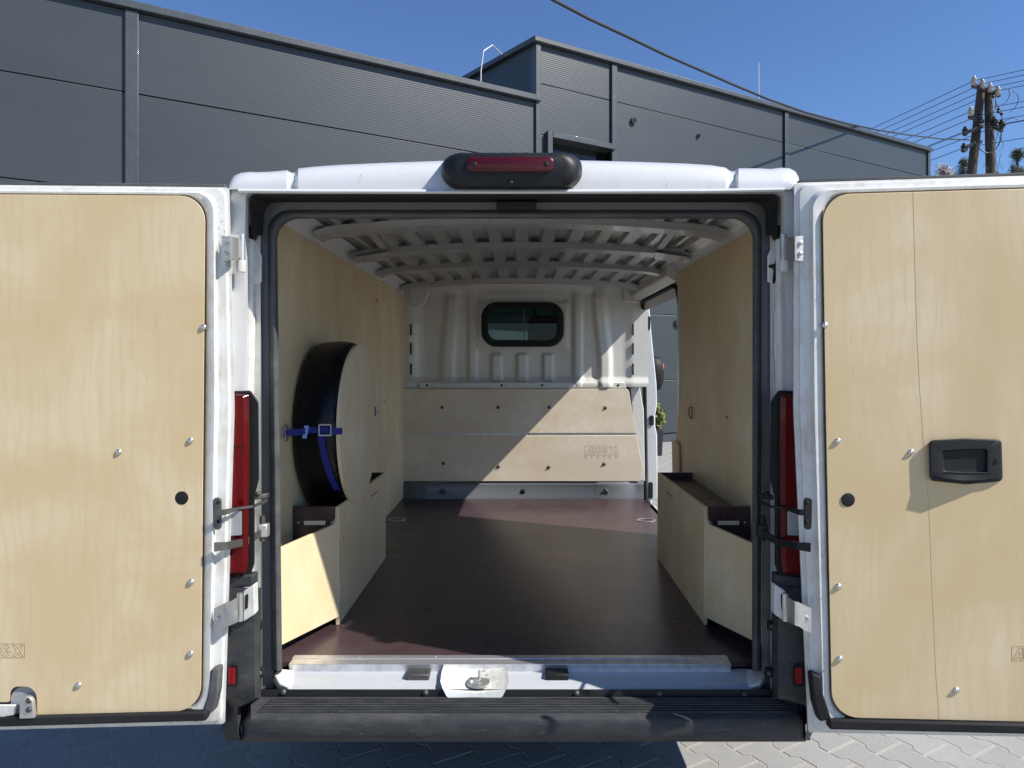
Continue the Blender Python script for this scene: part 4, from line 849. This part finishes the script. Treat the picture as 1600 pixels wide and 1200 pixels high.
# ================================================================== CAB, FRONT, WHEELS
def slab(pts, off, nm, mt, par=van, **kw): return MB().prism(pts, off).mk(nm, M[mt], par, **kw)
vpart(MB().box(-.93,.93,BD+.08,6.9,.46,.50), 'cab_floor', 'cabgrey')
vpart(MB().loft([[Vector((x, y, z)) for x, z in ((-.86,1.98),(-.80,2.10),(0,2.13),(.80,2.10),(.86,1.98))] for y, z_ in ((4.9,0),(5.75,0))] + [[Vector((x*.97, 5.95, z)) for x, z in ((-.86,1.93),(-.78,2.03),(0,2.06),(.78,2.03),(.86,1.93))]], False), 'cab_roof', 'white', smooth=50, fix=False)
vpart(MB().box(-.83,.83,BD+.1,5.75,2.05,2.06), 'headliner', 'cabgrey')
for sg in (-1,1):
    vpart(MB().tube([(sg*.84,5.9,1.97),(sg*.90,6.55,1.42),(sg*.93,6.85,1.18)], .05, 8), 'windscreen_pillar', 'white', smooth=60)
    dd = slab([(sg*.93,5.05,.42),(sg*.93,6.25,.42),(sg*.93,6.35,1.15),(sg*.93,5.05,1.18)], (sg*.035,0,0), 'cab_door', 'white', bevel=.01)
    slab([(sg*.905,5.12,1.2),(sg*.905,6.35,1.2),(sg*.865,5.95,1.85),(sg*.862,5.12,1.88)], (sg*.004,0,0), 'side_window', 'glass', dd)
    slab([(sg*.945,4.98,.42),(sg*.945,5.1,.42),(sg*.87,5.1,1.95),(sg*.87,4.98,1.95)], (-sg*.04,0,0), 'door_post', 'white', bevel=.01)
    slab([(sg*.90,6.25,.42),(sg*.90,7.3,.42),(sg*.90,7.3,.85),(sg*.90,6.9,1.12),(sg*.90,6.35,1.15)], (sg*.06,0,0), 'front_wing', 'white', bevel=.03)
    mr = MB(); L = []
    c = Vector((sg*1.125, 5.86, 1.42))
    for dx, r in ((-.10,.3),(-.075,.85),(0,1),(.06,.92),(.09,.5)): L.append([c + Vector((sg*dx, math.cos(t)*.075*r, math.sin(t)*.155*r)) for t in [2*math.pi*i/14 for i in range(14)]])
    mir = mr.loft(L, True, True, True).mk('wing_mirror', M['satin'], van, smooth=60)
    MB().bar(c + Vector((sg*.080,-.01,.0)), c + Vector((sg*.080,-.01,.085)), (.008,0,0), (0,.03,0)).mk('indicator', M['amber'], mir, bevel=.006)
    MB().tube([c + Vector((-sg*.05,.03,-.14)), c + Vector((-sg*.06,.05,-.20)), c + Vector((-sg*.23,.1,-.24))], .03, 8).mk('mirror_arm', M['satin'], mir, smooth=60)
slab([(-.84,5.92,1.98),(.84,5.92,1.98),(.92,6.84,1.18),(-.92,6.84,1.18)], (0,.004,.004), 'windscreen', 'glass')
slab([(-.9,6.45,1.1),(.9,6.45,1.1),(.9,6.95,1.16),(-.9,6.95,1.16)], (0,0,-.25), 'dashboard', 'fabric', bevel=.05)
vpart(MB().loft([[Vector((x, y, z - .05*(x/.9)**2)) for x in (-.9,-.45,0,.45,.9)] for y, z in ((6.85,1.17),(7.2,1.06),(7.42,.90),(7.5,.7),(7.5,.42))], False), 'bonnet', 'white', smooth=50, fix=False)
slab([(-.93,7.40,.25),(.93,7.40,.25),(.93,7.40,.6),(-.93,7.40,.6)], (0,.18,0), 'front_bumper', 'bumper', bevel=.05)
for xc, wd in ((-.48,.24),(.16,.21),(.60,.2)):
    s_ = vpart(MB().box(xc-wd,xc+wd,5.2,5.72,.78,.96), 'seat', 'fabric', bevel=.05, seg=3)
    MB().prism([(xc-wd,5.10,.9),(xc-wd,5.24,.9),(xc-wd,5.16,1.42),(xc-wd,5.04,1.42)], (2*wd,0,0)).mk('backrest', M['fabric'], s_, bevel=.05, seg=3)
    MB().prism([(xc-.12,5.05,1.42),(xc-.12,5.17,1.42),(xc-.11,5.14,1.86 if xc > 0 else 1.7),(xc-.11,5.04,1.86 if xc > 0 else 1.7)], (.24,0,0)).mk('headrest', M['fabric'], s_, bevel=.04, seg=3)
vpart(MB().tube([(-.48+.19*math.cos(t), 6.22 + .06*math.sin(t), 1.17 + .17*math.sin(t)) for t in [2*math.pi*i/24 for i in range(25)]], .016, 8), 'steering_wheel', 'fabric', smooth=60)
def wheel(par, x, y, r=.33, wd=.2):
    L = [[Vector((x + dx, y + math.cos(t)*q, r + math.sin(t)*q)) for t in [2*math.pi*i/32 for i in range(32)]] for dx, q in ((-wd/2,r*.6),(-wd/2,r*.92),(-wd/2+.03,r),(wd/2-.03,r),(wd/2,r*.92),(wd/2,r*.6))]
    o = MB().loft(L, True, True, True).mk('wheel', M['tyre'], par, smooth=40)
    MB().dome((x + math.copysign(wd/2+.001, x), y, r), (math.copysign(1,x),0,0), r*.6, .02, 24).mk('rim', M['zinc'], o, smooth=40)
for x in (-.84,.84): wheel(van, x, 3.35); wheel(van, x, 6.45)
sd = slab([(1.03,2.62,.50),(1.03,3.66,.50),(1.03,3.66,1.20),(1.0,3.66,1.85),(1.0,2.62,1.85),(1.03,2.62,1.20)], (.045,0,0), 'sliding_door', 'white', bevel=.02)

# parked van ahead, glimpsed through the cab windows
car = empty('parked_van', (-.45, 9.6, 0)); tag(car, 'white rounded van parked ahead, glimpsed through the bulkhead window', 'van')
L = []
for y, zt, zs, wx_ in ((8.55,.75,.6,.72),(8.62,1.0,.8,.84),(9.0,1.15,1.0,.88),(9.45,1.75,1.5,.84),(9.75,1.95,1.7,.82),(11.0,1.98,1.75,.82),(11.05,1.9,1.7,.80)):
    L.append([Vector((-.45 + s*wx_*q, y, z)) for s, q, z in ((-1,1,.32),(-1,1,zs*.75),(-1,.95,zs),(-1,.7,zt),(0,0,zt+.03),(1,.7,zt),(1,.95,zs),(1,1,zs*.75),(1,1,.32))])
MB().loft(L, False, False, False).mk('body', M['white'], car, smooth=45, fix=False)
slab([(-1.05,9.02,1.18),(.15,9.02,1.18),(.1,9.43,1.72),(-1.0,9.43,1.72)], (0,-.012,.006), 'windscreen', 'tint', car)
for x in (-1.15,.25): 
    for y in (8.95,10.5): 
        Lw = [[Vector((x + dx, y + math.cos(t)*q, .31 + math.sin(t)*q)) for t in [2*math.pi*i/24 for i in range(24)]] for dx, q in ((-.1,.18),(-.1,.29),(-.07,.31),(.07,.31),(.1,.29),(.1,.18))]
        MB().loft(Lw, True, True, True).mk('wheel', M['tyre'], car, smooth=40)
for x in (-1.0,.1): MB().dome((x,8.58,.82), (0,-1,.3), .11, .05, 14).mk('headlight', M['porcelain'], car, smooth=60)
